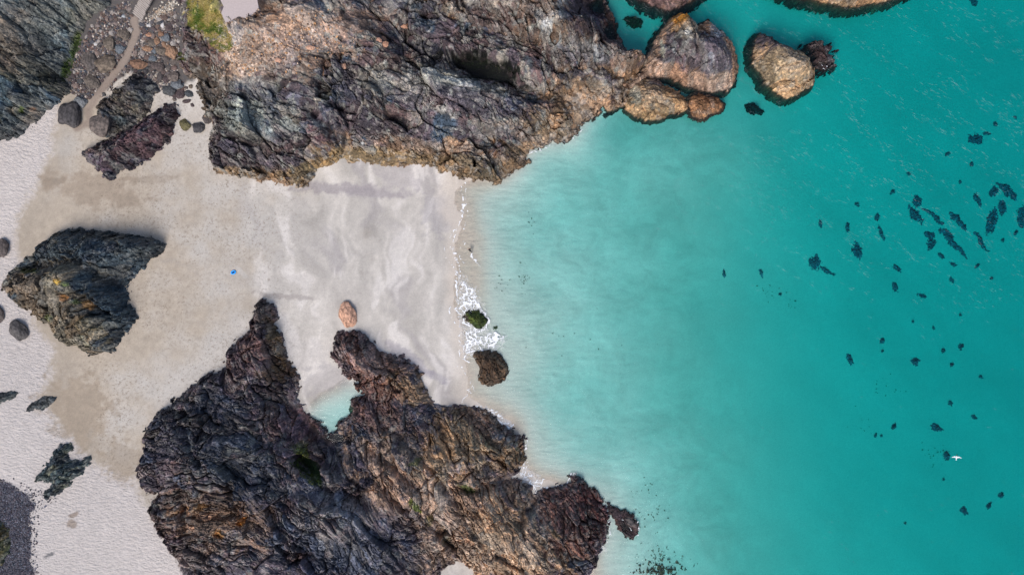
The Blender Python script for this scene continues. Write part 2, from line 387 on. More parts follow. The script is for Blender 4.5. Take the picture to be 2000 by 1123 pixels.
# beach faces and sea-bed faces share their border row, so there is no gap between them
def grow(m):
    r = m.copy(); r[1:] |= m[:-1]; r[:-1] |= m[1:]; r2 = r.copy(); r2[:, 1:] |= r[:, :-1]; r2[:, :-1] |= r[:, 1:]; return r2
cell_land = land[:-1, :-1]
def ground_part(name, cellmask, label, cat):
    ny, nx = GX.shape; used = np.zeros((ny, nx), bool)
    used[:-1, :-1] |= cellmask; used[1:, :-1] |= cellmask; used[:-1, 1:] |= cellmask; used[1:, 1:] |= cellmask
    idx = np.full((ny, nx), -1, np.int64); idx[used] = np.arange(used.sum())
    F = np.stack([idx[:-1, :-1][cellmask], idx[:-1, 1:][cellmask], idx[1:, 1:][cellmask], idx[1:, :-1][cellmask]], 1)
    V = np.stack([GX[used], GY[used], GZ[used]], 1)
    o = mesh_from(name, V, F, M_SAND, None, GC[used], True, {'dry': GD[used], 'speck': GS[used]})
    tag(o, label, cat, kind='structure'); return o
ground_part('beach_sand', cell_land, 'pale sandy beach between the dark rock headlands', 'beach')
ground_part('seabed', ~cell_land, 'pale sandy sea bed under the turquoise water', 'seabed')

# the sea: one closed body of water, its surface at z = 0
def sea():
    xs = [-2600, 4200]; ys = [-3200, 3200]
    v = [(x, y, z) for z in (-60, 0) for y in ys for x in xs]
    f = [(0, 2, 3, 1), (4, 5, 7, 6), (0, 1, 5, 4), (1, 3, 7, 5), (3, 2, 6, 7), (2, 0, 4, 6)]
    o = mesh_from('sea_water', v, f, M_WATER); tag(o, 'clear turquoise sea water filling the cove', 'sea', kind='structure')
sea()

# ------------------------------------------------------------------ rock outcrops
SURF = []       # height samplers, so that things can stand on what is built
def sample(g, x, y):
    x0, y0, s, Z, K = g
    i = (y - y0) / s; j = (x - x0) / s
    i0, j0 = int(math.floor(i)), int(math.floor(j))
    if i0 < 0 or j0 < 0 or i0 >= Z.shape[0] - 1 or j0 >= Z.shape[1] - 1: return None
    if not K[i0, j0]: return None
    a, b = i - i0, j - j0
    return float(Z[i0, j0] * (1 - a) * (1 - b) + Z[i0 + 1, j0] * a * (1 - b) + Z[i0, j0 + 1] * (1 - a) * b + Z[i0 + 1, j0 + 1] * a * b)
def top_z(x, y):
    z = ground1(x, y)
    for g in SURF:
        s = sample(g, x, y)
        if s is not None: z = max(z, s)
    return z
def at(u, v):
    """where the line of sight at a photo point meets what is built"""
    z = 0.0
    for _ in range(8):
        k = 1 - z / HC; x, y = float(X(u)) * k, float(Y(v)) * k
        z = 0.5 * z + 0.5 * top_z(x, y)
    k = 1 - z / HC
    return float(X(u)) * k, float(Y(v)) * k, z

def outline(pts, hedge):
    """photo outline to ground plan: an edge that faces away from the picture's middle is the rock's upper rim,
       so its foot stands a little closer in"""
    P = np.array([(X(a), Y(b)) for a, b in pts], float)
    n = len(P); out = []
    area = sum(P[i][0] * P[(i + 1) % n][1] - P[(i + 1) % n][0] * P[i][1] for i in range(n))
    for i in range(n):
        t = P[(i + 1) % n] - P[i - 1]; nn = np.array([t[1], -t[0]]) * (1 if area > 0 else -1); nn /= np.linalg.norm(nn) + 1e-9
        r = P[i] / (np.linalg.norm(P[i]) + 1e-9)
        f = max(0.0, float(nn @ r))
        g0 = max(0.0, ground1(*P[i])); g0 = max(0.0, ground1(*(P[i] * (1 - g0 / HC))))
        out.append(P[i] * (1 - (.55 * hedge * f + g0) / HC))
    return np.array(out)

SAT, RK = .95, .86
def outcrop(name, pts, label, cat='rock', s=0.16, edge=2.0, edge_w=1.6, crest=6.0, crest_w=12.0, hn=4.0, theta=-50, swirl=25,
            big=1.3, mid=.6, small=.25, cell=(6.5, 2.8, 1.0), aniso=2.0, base=None, pal=None, blobs=(), lumps=(), ridges=(), cuts=(), tide=None, skirt=None, seed=1,
            zmin=None, lich=0.5, hedge=None, clipb=None, jag=0.55, group=None, thetaf=None, flats=(), smooth=(), strat=.5, steep=4.5):
    P = outline(pts, edge + 0.3 * crest if hedge is None else hedge)
    sk = 0.8 if skirt is None else skirt
    x0, y0 = P.min(0) - sk - .6; x1, y1 = P.max(0) + sk + .6
    if clipb: x0, y0, x1, y1 = max(x0, clipb[0]), max(y0, clipb[1]), min(x1, clipb[2]), min(y1, clipb[3])
    gx, gy = np.meshgrid(np.arange(x0, x1, s), np.arange(y0, y1, s))
    gr = ground_g(gx, gy)
    w1 = fbm(gx, gy, 3.0, 4, seed); w2 = fbm(gx, gy, 12.0, 3, seed + 1); w0 = fbm(gx, gy, .9, 3, seed + 2)
    d = poly_sd(gx, gy, P) + w1 * jag + w0 * jag * .5
    ve = voronoi((gx * math.cos(.6) + gy * math.sin(.6)) / 1.5, (gy * math.cos(.6) - gx * math.sin(.6)) / .75, seed + 15); ve2 = voronoi(gx / .55, gy / .5, seed + 16)
    d = d + (ve[4] - .5) * 1.25 * jag + (ve2[4] - .5) * .55 * jag - np.exp(-((ve[1] - ve[0]) / .12) ** 2) * .45 * jag
    di = np.clip(d, 0, None)
    rise = edge * (1 - np.exp(-di / edge_w)) + (crest - edge) * sstep(0, crest_w, di) ** .8
    rise = rise * (1 + 0.28 * w2)
    # the traced features are laid on the smooth body of the rock at the height it has there
    zb = 1 - np.clip(np.maximum(gr, 0) + rise, 0, 40) / HC; px_, py_ = gx / zb, gy / zb
    # strata direction
    th = np.radians(theta + swirl * fbm(gx, gy, 16, 2, seed + 3)) if thetaf is None else np.radians(thetaf(gx, gy) + swirl * fbm(gx, gy, 16, 2, seed + 3))
    cs, sn = np.cos(np.radians(theta)), np.sin(np.radians(theta))
    kk = np.radians(theta) if thetaf is None else None
    wx = gx + w1 * .55; wy = gy + fbm(gx, gy, 3.0, 3, seed + 4) * .55
    ct, st = np.cos(th), np.sin(th)
    # rotate about a local, slowly varying direction, blended between fixed frames to keep cells whole
    frames = [theta - 22, theta, theta + 22] if thetaf is None else [theta - 30, theta, theta + 30, theta + 60]
    sel = np.argmin(np.stack([np.abs(np.degrees(th) - f + 6 * w1) for f in frames]), 0)
    A = np.zeros(gx.shape); B = np.zeros(gx.shape); A0 = A.copy(); B0 = B.copy()
    lx = gx + fbm(gx, gy, 26, 2, seed + 25) * 5 + w0 * .12 + w1 * .12; ly = gy + fbm(gx, gy, 26, 2, seed + 26) * 5 + w0 * .12
    for k, f in enumerate(frames):
        c_, s_ = math.cos(math.radians(f)), math.sin(math.radians(f))
        A = np.where(sel == k, wx * c_ + wy * s_, A); B = np.where(sel == k, -wx * s_ + wy * c_, B)
        A0 = np.where(sel == k, lx * c_ + ly * s_, A0); B0 = np.where(sel == k, -lx * s_ + ly * c_, B0)
    fade = sstep(-.2, 1.6, d)
    det = np.zeros(gx.shape); rr = []
    m1 = np.clip(.85 + 1.1 * fbm(gx, gy, 10, 3, seed + 20), .25, 1.6); m2 = np.clip(.8 + 1.3 * fbm(gx, gy, 7, 3, seed + 21), .15, 1.7); m3 = np.clip(.9 + 1.2 * fbm(gx, gy, 5, 3, seed + 22), .3, 1.8); kd = 0
    soil = np.zeros(gx.shape)
    for b in smooth: soil = np.maximum(soil, blobw(px_, py_, b, hn, w1 * .3))
    A = A + fbm(gx, gy, 8, 2, seed + 23) * 2.5; B = B + fbm(gx, gy, 9, 2, seed + 24) * .9
    for (amp, cl, an, sd_, cw) in ((big, cell[0], 1.5, 40, .05), (mid, cell[1], aniso, 50, .12), (small, cell[2], aniso * .8, 60, .14), (small * .55, cell[2] * .5, aniso * .7, 65, .2)):
        f1, f2, cx, cy, r1, r2, r3 = voronoi(A / (cl * an) + 31, B / cl + 57, seed + sd_)
        crack = np.exp(-((f2 - f1) / cw) ** 2)
        mm = (m1, m2, m3, m3)[kd] * (1 - .85 * soil) * (1.35 if kd == 0 else .45 + 1.0 * rr[0][1]); kd += 1
        det = det + amp * mm * ((r1 - .5) * 1.1 + (r2 - .5) * cx * 1.4 + (r3 - .5) * cy * 1.8 + (0.30 - f1) * .12 - crack * (.25, .75, 1.0, .9)[kd - 1] * np.clip(.5 + 1.6 * (r3 - .3), .1, 1.4))
        rr.append((r1, r2, r3, crack))
    det = det + small * 0.9 * fbm(A * .6, B * 1.4, 1.1, 4, seed + 70) + mid * .35 * (ridged(A / 2, B, 2.8, 3, seed + 71) - .5)
    z = np.maximum(gr, 0) + rise + det * fade * np.clip(di / 1.5 + .25, 0, 1)
    bed = ridged(A0 / 14, B0 / 2.2, 1.0, 3, seed + 30) - .5; saw = B0 / 1.5 + .9 * fbm(A0 / 12, B0 / 4, 1.0, 2, seed + 31); saw = saw - np.floor(saw)
    det = det + (mid * .9 * bed * m2 + mid * .7 * (saw - .5) * np.clip(1.4 - m1, 0, 1.2)) * strat * (1 - .85 * soil)
    z = np.maximum(gr, 0) + rise + det * fade * np.clip(di / 1.5 + .25, 0, 1)
    for b in lumps:          # (u, v, ru, rv, angle, metres)
        a = math.radians(-b[4]); dx, dy = px_ - X(b[0]), py_ - Y(b[1])
        p = (dx * math.cos(a) + dy * math.sin(a)) / (b[2] * .1); q = (-dx * math.sin(a) + dy * math.cos(a)) / (b[3] * .1)
        z = z + b[5] * np.exp(-(p * p + q * q) * 1.2 * (1 + .25 * w1)) * sstep(0, 1.2, d)
    for pl, wd, hh in ridges:   # polyline, width m, metres (negative cuts a gully)
        dd = seg_d(px_ + w1 * .8, py_ + w0 * .5, [(X(a), Y(b)) for a, b in pl])
        z = z + hh * np.exp(-(dd / wd) ** 2) * sstep(0, 1.2, d)
    fw = np.zeros(gx.shape)
    for b in flats:          # pools and level places: (u,v,ru,rv,angle, level)
        wgt = blobw(px_, py_, b, hn, w1 * .25); fw = np.maximum(fw, wgt); lv = b[5] if b[5] is not None else float((z * wgt).sum() / (wgt.sum() + 1e-6))
        z = z * (1 - wgt) + lv * wgt
    out = d < 0
    z = np.where(out, np.maximum(gr, 0) * (1 - 0) + d * steep + det * .3 * fade, z)
    z = np.maximum(z, np.where(out, gr - 1.0, gr - .3 + .55 * sstep(.1, .7, d)))
    if zmin is not None: z = np.minimum(z, zmin)
    keep = d > -sk
    # ---------------- colour of the stone, plus gully shade painted in by a headland blob
    pal = pal or [(70, 68, 74), (98, 84, 80), (60, 66, 72)]
    c = [lin(q) for q in pal]
    t1 = sstep(-.5, .5, w2 + .7 * w1 + (rr[0][1] - .5) * .8)[..., None]; t2 = sstep(.15, .55, fbm(gx, gy, 5, 4, seed + 80) + (rr[1][1] - .5) * .5)[..., None]
    C = c[0] * (1 - t1) + c[1] * t1; C = C * (1 - t2) + c[2] * t2
    if len(c) > 3:
        t3 = sstep(.25, .5, fbm(gx, gy, 2.6, 4, seed + 81) + (rr[1][2] - .5) * .6)[..., None]; C = C * (1 - t3) + c[3] * t3
    jit = w1 * .35 + (rr[1][0] - .5) * .45 + w0 * .3 + (rr[2][0] - .5) * .45
    C = C * (1 + .28 * fbm(A0 / 7, B0 / .8, 1.0, 3, seed + 82))[..., None]
    if tide:                 # rubbed bare and tan below the high-tide line
        zt, ct_, wt = tide
        wz = 1 - sstep(zt - wt, zt + wt, z - np.maximum(gr, 0) * .5 + (w1 * 1.2 + (rr[1][1] - .5) * .8))
        C = C + (lin(ct_) - C) * (wz * .9)[..., None]
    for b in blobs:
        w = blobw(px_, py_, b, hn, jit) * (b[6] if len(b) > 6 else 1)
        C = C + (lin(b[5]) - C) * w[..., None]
    C = C * (0.66 + .68 * rr[1][1])[..., None] * (0.62 + .76 * rr[2][1])[..., None] * (0.7 + .6 * rr[3][1])[..., None]
    C = C * (1 + (rr[1][2][..., None] - .5) * np.array([.22, 0, -.22]))
    # lichen crusts and quartz veins
    lw = sstep(.36, .58, fbm(gx, gy, 1.7, 4, seed + 90) + .35 * fbm(gx, gy, 9, 2, seed + 91)) * lich * sstep(1.6, 3.2, z)
    lw = lw * (1 - fw)
    C = C + (lin((152, 154, 146)) - C) * (lw * .75)[..., None]
    qv = sstep(.60, .75, rr[2][2] * .6 + .4 * rr[3][2] + .25 * fbm(gx, gy, 6, 2, seed + 93)) * lich
    C = C + (lin((176, 172, 164)) - C) * (qv * .45 * (1 - fw))[..., None]
    # weed and wet stone below the tide
    wet = sstep(.35, -.15, z) if False else 1 - sstep(-.1, .35, z)
    C = C + (lin((46, 36, 34)) - C) * (wet * .85)[..., None]
    gm = C.mean(-1, keepdims=True); C = np.clip(gm + (C - gm) * SAT, 0.004, .8) * RK
    i0, j0 = 0, 0
    org = (float(P[:, 0].mean()), float(P[:, 1].mean()), 0.0)
    SURF.append((x0, y0, s, z, keep))
    o = grid_mesh(name, gx, gy, z, keep, M_ROCK, C, smooth=True, origin=org)
    me = o.data; sm = np.zeros(len(me.polygons), bool); me.polygons.foreach_set('use_smooth', sm)
    return tag(o, label, cat, group)

TAN = (150, 125, 100); OCH = (140, 112, 74); PUR = (100, 80, 82); SLATE = (74, 84, 94); PALE = (165, 165, 155); ORA = (196, 128, 40); DK = (52, 50, 56)

outcrop('cliff', [(-260,-260),(250,-260),(222,-8),(205,18),(180,35),(165,62),(150,92),(140,120),(128,150),(140,175),(133,188),(118,202),(100,214),(85,230),(65,250),(45,262),(20,272),(0,281),(-60,300),(-260,330)],
    'steep dark teal-grey cliff with mossy streaks in the top left corner', 'cliff', s=.18, edge=3.5, edge_w=1.8, crest=15, crest_w=20, hn=9, theta=-50, big=1.6, mid=.5, small=.22, seed=101,
    pal=[(74,88,92),(98,100,96),(58,72,82),(84,88,80)], clipb=(-125,20,-70,80), aniso=3.0, lich=.35, hedge=2.5,
    blobs=[(20,60,60,60,0,(120,108,96),.7),(90,40,60,40,-30,(104,112,110),.6),(150,90,10,24,15,(74,88,30),.8),(128,140,8,26,10,(62,78,26),.8),(45,215,6,5,0,(80,100,30),.8),(70,214,8,5,-10,(150,96,50),.7),(55,235,40,10,-35,(176,164,148),.55),(20,215,14,6,0,(190,180,160),.6),(60,245,70,14,-30,(66,64,68),.5),(45,130,18,10,30,(140,140,128),.6),(180,20,30,30,0,(112,110,100),.6)])

HEAD = [(345,-260),(345,-20),(352,40),(360,62),(352,90),(346,112),(352,135),(368,150),(382,153),(383,180),(395,205),(400,228),(413,240),(413,255),(407,275),(404,300),(410,322),(425,338),(450,345),(490,352),(530,358),(570,362),(597,363),(613,350),(622,336),(640,327),(655,322),(672,311),(690,318),(720,322),(760,326),(790,328),(815,322),(840,330),(870,335),(895,350),(920,353),(945,355),(967,363),(985,350),(1005,335),(1025,328),(1037,318),(1030,300),(1035,296),(1055,293),(1080,280),(1110,273),(1128,264),(1133,250),(1150,235),(1165,222),(1178,210),(1185,216),(1197,215),(1212,212),(1228,205),(1240,170),(1245,140),(1180,110),(1100,60),(1000,0),(1000,-260)]
outcrop('headland', HEAD, 'long rocky headland above the beach with bare orange soil and a grassy corner', 'headland', s=.13, edge=3.4, edge_w=3.0, crest=8, crest_w=15, hn=7, theta=-28, swirl=30,
    big=1.7, mid=.85, small=.26, seed=202, clipb=(-68,15,30,70), hedge=1.5, tide=(2.6, TAN, .8), aniso=1.6, lich=.9,
    pal=[(76,72,80),(98,82,84),(66,78,90),(136,134,130)],
    blobs=[(404,40,34,58,0,(150,138,78),.95),(430,70,24,36,0,(160,142,88),.95),(560,80,150,62,-14,(164,140,124),.8),(470,110,60,55,60,(172,152,136),.85),(590,45,80,35,5,(178,148,124),.8),(530,20,60,25,0,(170,144,124),.8),(640,75,80,20,-20,(172,144,126),.8),(440,140,40,20,20,(170,140,112),.8),(520,30,40,14,20,(192,150,116),.6),
           (700,40,60,40,0,(140,112,96),.6),(405,100,40,22,45,(88,66,62),.85),(430,125,40,12,40,(92,68,64),.8),(375,75,14,30,70,(86,66,60),.6),
           (400,180,50,70,70,(84,78,70),.8),(500,200,60,50,20,(80,92,100),.6),(480,235,30,34,20,(170,176,164),.75),(500,270,24,30,0,(150,154,148),.6),(820,160,40,26,10,(168,170,160),.6),(900,165,60,16,10,(170,172,166),.6),(960,190,30,12,0,(160,160,158),.5),(440,215,20,24,0,(120,124,118),.6),(560,240,26,14,0,(156,160,150),.6),(632,185,16,10,-50,(176,178,160),.8),(575,190,26,12,0,(140,138,150),.5),
           (625,280,26,28,30,(104,76,76),.85),(430,300,60,40,20,(76,66,70),.8),(540,310,80,30,10,(86,74,76),.75),(480,340,80,10,3,(138,116,88),.85),(590,345,26,20,-20,(138,114,82),.9),(640,318,40,16,-20,(136,114,78),.9),
           (760,305,130,18,2,(140,118,84),.9),(900,320,90,34,12,(142,118,88),.9),(980,330,60,30,-20,(128,106,80),.8),(1060,240,50,40,-20,(144,118,90),.85),(1110,215,50,40,0,(146,122,98),.8),(840,285,160,14,8,(156,130,110),.7),
           (800,180,60,40,20,(130,120,116),.5),(870,150,60,26,15,(156,158,148),.6),(730,160,40,20,20,(150,150,140),.55),(850,104,66,22,28,(44,46,56),.9),(930,200,100,34,8,(100,92,98),.8),(960,170,40,16,10,(140,146,142),.6),(990,255,60,14,10,(108,102,104),.6),(1000,240,40,10,0,(168,144,122),.6),  # the blue-black blob left of the pool paints the gully's shadow
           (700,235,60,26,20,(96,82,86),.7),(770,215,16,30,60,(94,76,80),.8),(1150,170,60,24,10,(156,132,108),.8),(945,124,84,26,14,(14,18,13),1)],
    ridges=[([(735,-60),(745,40),(790,75),(850,105),(900,125),(1000,150),(1060,170),(1130,180)],3.0,-4.0),
            ([(600,210),(640,250),(655,275),(620,330)],1.0,-2.2),([(690,215),(640,205)],.6,-2.0),([(690,140),(740,170),(760,230)],.7,-1.2),([(640,330),(780,300),(850,290),(940,270),(1040,262)],1.6,-.8),
            ([(410,330),(500,350),(590,358)],2.0,.8),([(840,215),(1020,250)],2.5,1.2),([(1020,190),(1120,170),(1215,165)],1.5,-1.0)],
    lumps=[(450,260,60,50,0,2.5),(620,275,36,36,0,1.6),(730,200,90,50,10,1.6),(940,200,110,40,8,2.2),(520,60,160,60,0,2.5),(400,60,40,60,0,-1.5),(590,325,40,30,0,1.0),(960,325,50,26,-20,1.2)],
    smooth=[(470,105,70,50,60),(590,50,90,36,-10),(560,90,110,40,-15),(404,40,40,66,0),(650,70,80,24,-20)],
    flats=[(945,124,66,20,14,4.6),(466,12,48,26,-5,None)])

outcrop('rock_ridge', [(742,-260),(744,0),(760,25),(800,45),(850,62),(885,84),(935,96),(985,112),(1020,132),(1060,152),(1100,165),(1160,168),(1210,160),(1245,150),(1270,128),(1268,108),(1254,97),(1240,95),(1228,92),(1222,80),(1213,62),(1205,40),(1190,10),(1185,-20),(1185,-260)],
    'tall slanting rock ridge of tan and white streaked slabs behind the dark gully', 'rock ridge', s=.135, edge=5.0, edge_w=2.0, crest=13, crest_w=13, hn=9, theta=-58, swirl=14, big=1.6, mid=.8, small=.28, aniso=3.4, cell=(5, 1.7, .7), seed=303,
    clipb=(-28,36,30,75), hedge=6.0, tide=(3.4, (158,126,96), .8), skirt=1.0, lich=.9,
    pal=[(104,86,80),(132,110,94),(150,144,136),(92,78,80)],
    blobs=[(860,60,60,30,40,(170,132,92),.6),(800,10,50,30,40,(152,114,82),.6),(870,30,12,40,70,(190,182,168),.5),(960,120,50,20,10,(120,106,98),.4),(1020,118,36,16,10,(176,170,160),.7),(1085,45,30,12,-30,(206,198,188),.8),(1000,60,80,40,60,(112,96,86),.4),
           (1170,40,30,70,70,(76,60,66),.9),(1150,20,40,40,50,(70,66,80),.8),(1200,85,30,40,60,(78,64,70),.85),(1150,100,60,20,10,(150,150,148),.45),(1090,110,80,22,5,(100,92,98),.5),(930,150,40,10,10,(60,52,50),.4)],
    ridges=[([(800,-30),(900,40),(1000,70),(1080,45),(1130,50),(1180,85),(1240,120)],2.2,3.0),([(1085,40),(1100,70)],1.2,1.2),([(1150,40),(1170,65)],1.0,1.5)],
    lumps=[(1190,60,26,60,60,-4.5),(1160,0,34,50,70,-4)])

outcrop('domed_rock', [(1205,170),(1232,155),(1252,140),(1262,115),(1272,92),(1280,72),(1300,46),(1318,26),(1333,20),(1352,28),(1372,42),(1388,32),(1405,38),(1425,55),(1438,75),(1447,100),(1448,128),(1440,156),(1420,178),(1400,183),(1375,180),(1350,172),(1320,160),(1290,150),(1262,156),(1235,175)],
    'big domed rock with orange lichen on its peak at the headland tip', 'rock', s=.14, edge=4.6, edge_w=2.8, crest=10, crest_w=8, hn=6, theta=-68, swirl=12, big=1.1, mid=.6, small=.26, aniso=2.8, jag=.3, seed=404, hedge=6, skirt=1.0,
    tide=(4.3, (172,140,116), .7), pal=[(92,82,90),(104,90,92),(78,70,84),(120,116,120)], lich=.5,
    blobs=[(1325,42,20,20,-40,(214,150,50),.95),(1318,60,16,8,-45,(210,146,60),.8),(1345,60,16,30,80,(160,146,126),.8),(1339,68,6,8,0,(210,206,196),.9),(1293,100,4,20,-15,(196,192,170),.85),(1400,60,16,10,40,(156,160,166),.8),(1315,95,6,16,0,(160,158,148),.6)],
    lumps=[(1330,50,40,40,0,3.5),(1365,70,8,60,0,-1.2)])
outcrop('tidal_rock', [(1218,205),(1222,185),(1235,165),(1258,152),(1280,152),(1300,165),(1325,178),(1345,195),(1346,212),(1325,222),(1290,232),(1260,238),(1238,228),(1224,216)],
    'rounded tan rock with pale grey left side below the big domed rock', 'rock', s=.13, edge=2.4, edge_w=1.6, crest=5.2, crest_w=5, hn=3, theta=-20, big=.8, mid=.45, small=.22, jag=.3, seed=505, hedge=0.6, skirt=1.0, tide=(7, (164,132,96), .8), pal=[(150,124,92),(120,98,80),(160,138,112)],
    blobs=[(1240,182,14,18,-20,(176,170,150),.8),(1275,180,26,22,0,(178,148,118),.7),(1285,160,20,8,0,(120,110,116),.6),(1290,226,44,8,0,(120,92,58),.7)])
outcrop('low_rock', [(1346,190),(1366,182),(1385,188),(1400,193),(1414,203),(1412,213),(1395,222),(1375,232),(1352,230),(1345,215)],
    'low reddish brown rock wedge awash at the seaward end of the headland', 'rock', s=.12, edge=1.0, edge_w=1.0, crest=2.4, crest_w=3, hn=1, theta=-60, big=.4, mid=.35, small=.18, jag=.3, seed=515, hedge=0, skirt=.7, pal=[(140,98,72),(112,80,64),(96,72,62)], steep=1.2, tide=(9,(142,104,72),.8))
outcrop('sea_stack', [(1471,98),(1474,78),(1490,62),(1512,66),(1540,80),(1575,95),(1592,106),(1598,128),(1596,150),(1590,166),(1565,182),(1538,192),(1512,180),(1490,160),(1482,140),(1470,125)],
    'lone tan sea stack with a dark cap standing in the water at upper right', 'sea stack', s=.12, edge=3.4, edge_w=1.8, crest=7.2, crest_w=6, hn=4.5, theta=-12, swirl=16, big=1.0, mid=.55, small=.24, aniso=1.8, jag=.3, seed=606, hedge=5, skirt=1.0,
    tide=(5.4, (178,148,112), .6), pal=[(98,88,88),(104,86,80),(86,80,86)], blobs=[(1512,88,44,18,25,(84,74,80),1),(1540,130,50,36,20,(180,150,114),.8),(1545,85,40,10,25,(76,66,74),.8)])
outcrop('wet_rock', [(1584,88),(1600,86),(1618,92),(1630,106),(1632,120),(1620,130),(1604,134),(1592,126),(1588,105)],
    'low dark wet rock awash against the right side of the sea stack', 'rock', s=.11, jag=1.0, edge=.35, edge_w=1.0, crest=.8, crest_w=2.0, hn=0, theta=-40, big=.3, mid=.3, small=.2, seed=616, hedge=0, skirt=1.0, pal=[(58,50,56),(70,56,58),(48,44,52)])
outcrop('top_rock', [(1215,-260),(1222,-25),(1240,-4),(1262,8),(1298,22),(1325,16),(1352,4),(1380,-16),(1400,-260)],
    'smooth purplish rock entering the frame behind the green inlet', 'rock', s=.14, edge=3.5, edge_w=1.8, crest=8, crest_w=9, hn=4, theta=-40, big=1.2, mid=.35, small=.16, jag=.3, seed=626, hedge=0, skirt=1.0, clipb=(18,40,45,70), pal=[(116,92,86),(136,110,94),(96,78,80)])
outcrop('offshore_rock', [(1500,-260),(1515,-22),(1560,-6),(1605,6),(1650,14),(1700,10),(1750,-3),(1795,-20),(1820,-260)],
    'tan rock with dark weed fringe cut by the top edge of the frame', 'rock', s=.14, edge=2.8, edge_w=1.4, crest=7, crest_w=9, hn=2, theta=-10, big=1.0, mid=.5, small=.22, jag=.3, seed=636, hedge=0, skirt=1.0, clipb=(46,48,86,72), pal=[(168,134,98),(140,108,80),(180,150,116)])

outcrop('dark_outcrop', [(245,143),(262,140),(285,148),(300,157),(314,168),(306,186),(296,206),(290,225),(262,252),(232,266),(212,272),(190,256),(180,238),(180,215),(190,190),(215,172),(235,158)],
    'dark blue-green outcrop at the foot of the boulder gully', 'rock', s=.15, edge=2.2, edge_w=1.4, crest=5, crest_w=6, hn=5.5, theta=-35, big=.9, mid=.4, small=.18, seed=707, hedge=3.5, pal=[(64,66,72),(88,80,76),(70,78,80),(104,100,90)], blobs=[(262,210,12,10,0,(140,134,116),.6),(250,245,40,4,-35,(150,140,132),.4)])
outcrop('purple_outcrop', [(343,202),(347,230),(342,255),(325,282),(305,305),(275,322),(240,338),(218,353),(200,346),(185,330),(160,314),(150,298),(157,288),(180,280),(197,268),(222,260),(250,243),(275,225),(298,212),(315,203)],
    'long purplish black outcrop on the damp sand below the gully', 'rock', s=.15, edge=2.4, edge_w=1.2, crest=5.2, crest_w=6, hn=5.5, theta=35, swirl=30, big=1.0, mid=.4, small=.2, seed=717, hedge=4.0, pal=[(70,58,66),(92,70,74),(60,60,70),(84,78,84)], blobs=[(180,292,30,10,0,(100,80,70),.6)])
outcrop('mossy_stack', [(-20,560),(0,540),(12,522),(32,512),(45,492),(75,470),(100,455),(130,444),(180,449),(240,455),(295,460),(325,478),(314,495),(300,510),(290,516),(275,530),(256,553),(246,562),(254,572),(254,592),(266,605),(268,622),(256,642),(236,670),(220,690),(190,695),(162,693),(150,683),(112,672),(95,658),(80,638),(55,615),(30,600),(8,585)],
    'large standing rock on the left sand, dark teal above, mossy brown below', 'rock', s=.14, edge=3.0, edge_w=1.4, crest=8, crest_w=9, hn=8, theta=28, swirl=30, big=1.4, mid=.5, small=.22, seed=808, hedge=5.5, aniso=2.2,
    pal=[(56,68,76),(70,80,84),(50,56,64),(92,96,94)], lich=.35,
    blobs=[(110,620,120,56,38,(112,98,78),.9),(60,560,60,40,20,(110,98,84),.85),(115,540,36,34,30,(136,122,100),.9),(122,550,9,6,20,(200,156,50),.9),(127,582,8,6,0,(196,130,60),.8),(172,600,12,8,30,(196,146,80),.75),(110,530,16,10,0,(150,140,116),.6),(45,528,20,6,10,(84,92,46),.8),(135,555,9,5,0,(84,98,40),.8),(95,620,10,6,30,(90,100,46),.7),(145,590,8,5,0,(100,116,60),.7),(185,640,40,26,30,(120,112,84),.6),(225,600,30,50,40,(58,74,84),.7),(190,655,30,8,-20,(150,136,110),.5)],
    ridges=[([(60,520),(130,512),(200,545),(255,565)],1.6,-2.5),([(80,480),(200,475),(310,480)],2.2,1.0)], lumps=[(120,545,36,32,0,2.2),(120,640,90,50,38,.8),(200,610,60,50,0,.6)])

def lower_theta(gx, gy):
    return -62 + 55 * (1 - sstep(-62, -38, gx + .5 * gy + 15))
LOW = [(500,590),(510,581),(520,588),(533,595),(543,622),(537,632),(548,648),(560,675),(566,700),(584,735),(583,760),(582,777),(596,790),(605,812),(612,823),(628,828),(638,840),(640,852),(646,843),(660,832),(663,825),(680,815),(683,798),(678,790),(682,782),(695,778),(707,772),(692,765),(690,752),(697,748),(680,745),(668,732),(664,720),(652,705),(643,690),(648,668),(655,655),(668,645),(690,642),(703,650),(720,662),(740,680),(758,690),(785,693),(815,715),(832,745),(838,770),(848,785),(865,790),(880,793),(900,792),(935,797),(970,812),(985,828),(1010,845),(1026,858),(1022,885),(1028,900),(1015,918),(1000,932),(1020,937),(1040,947),(1046,963),(1060,952),(1090,947),(1113,943),(1112,930),(1123,924),(1138,935),(1150,950),(1170,962),(1180,972),(1183,990),(1190,1010),(1192,1040),(1185,1060),(1175,1080),(1165,1105),(1150,1130),(1140,1400),(940,1400),(932,1128),(915,1108),(890,1103),(862,1115),(838,1128),(800,1400),(400,1400),(350,1128),(342,1100),(320,1075),(302,1045),(290,1020),(284,995),(293,982),(302,968),(283,965),(265,950),(262,930),(268,905),(276,885),(273,860),(283,840),(300,815),(325,790),(348,770),(370,752),(400,732),(436,715),(438,690),(450,672),(470,657),(487,640),(490,615)]
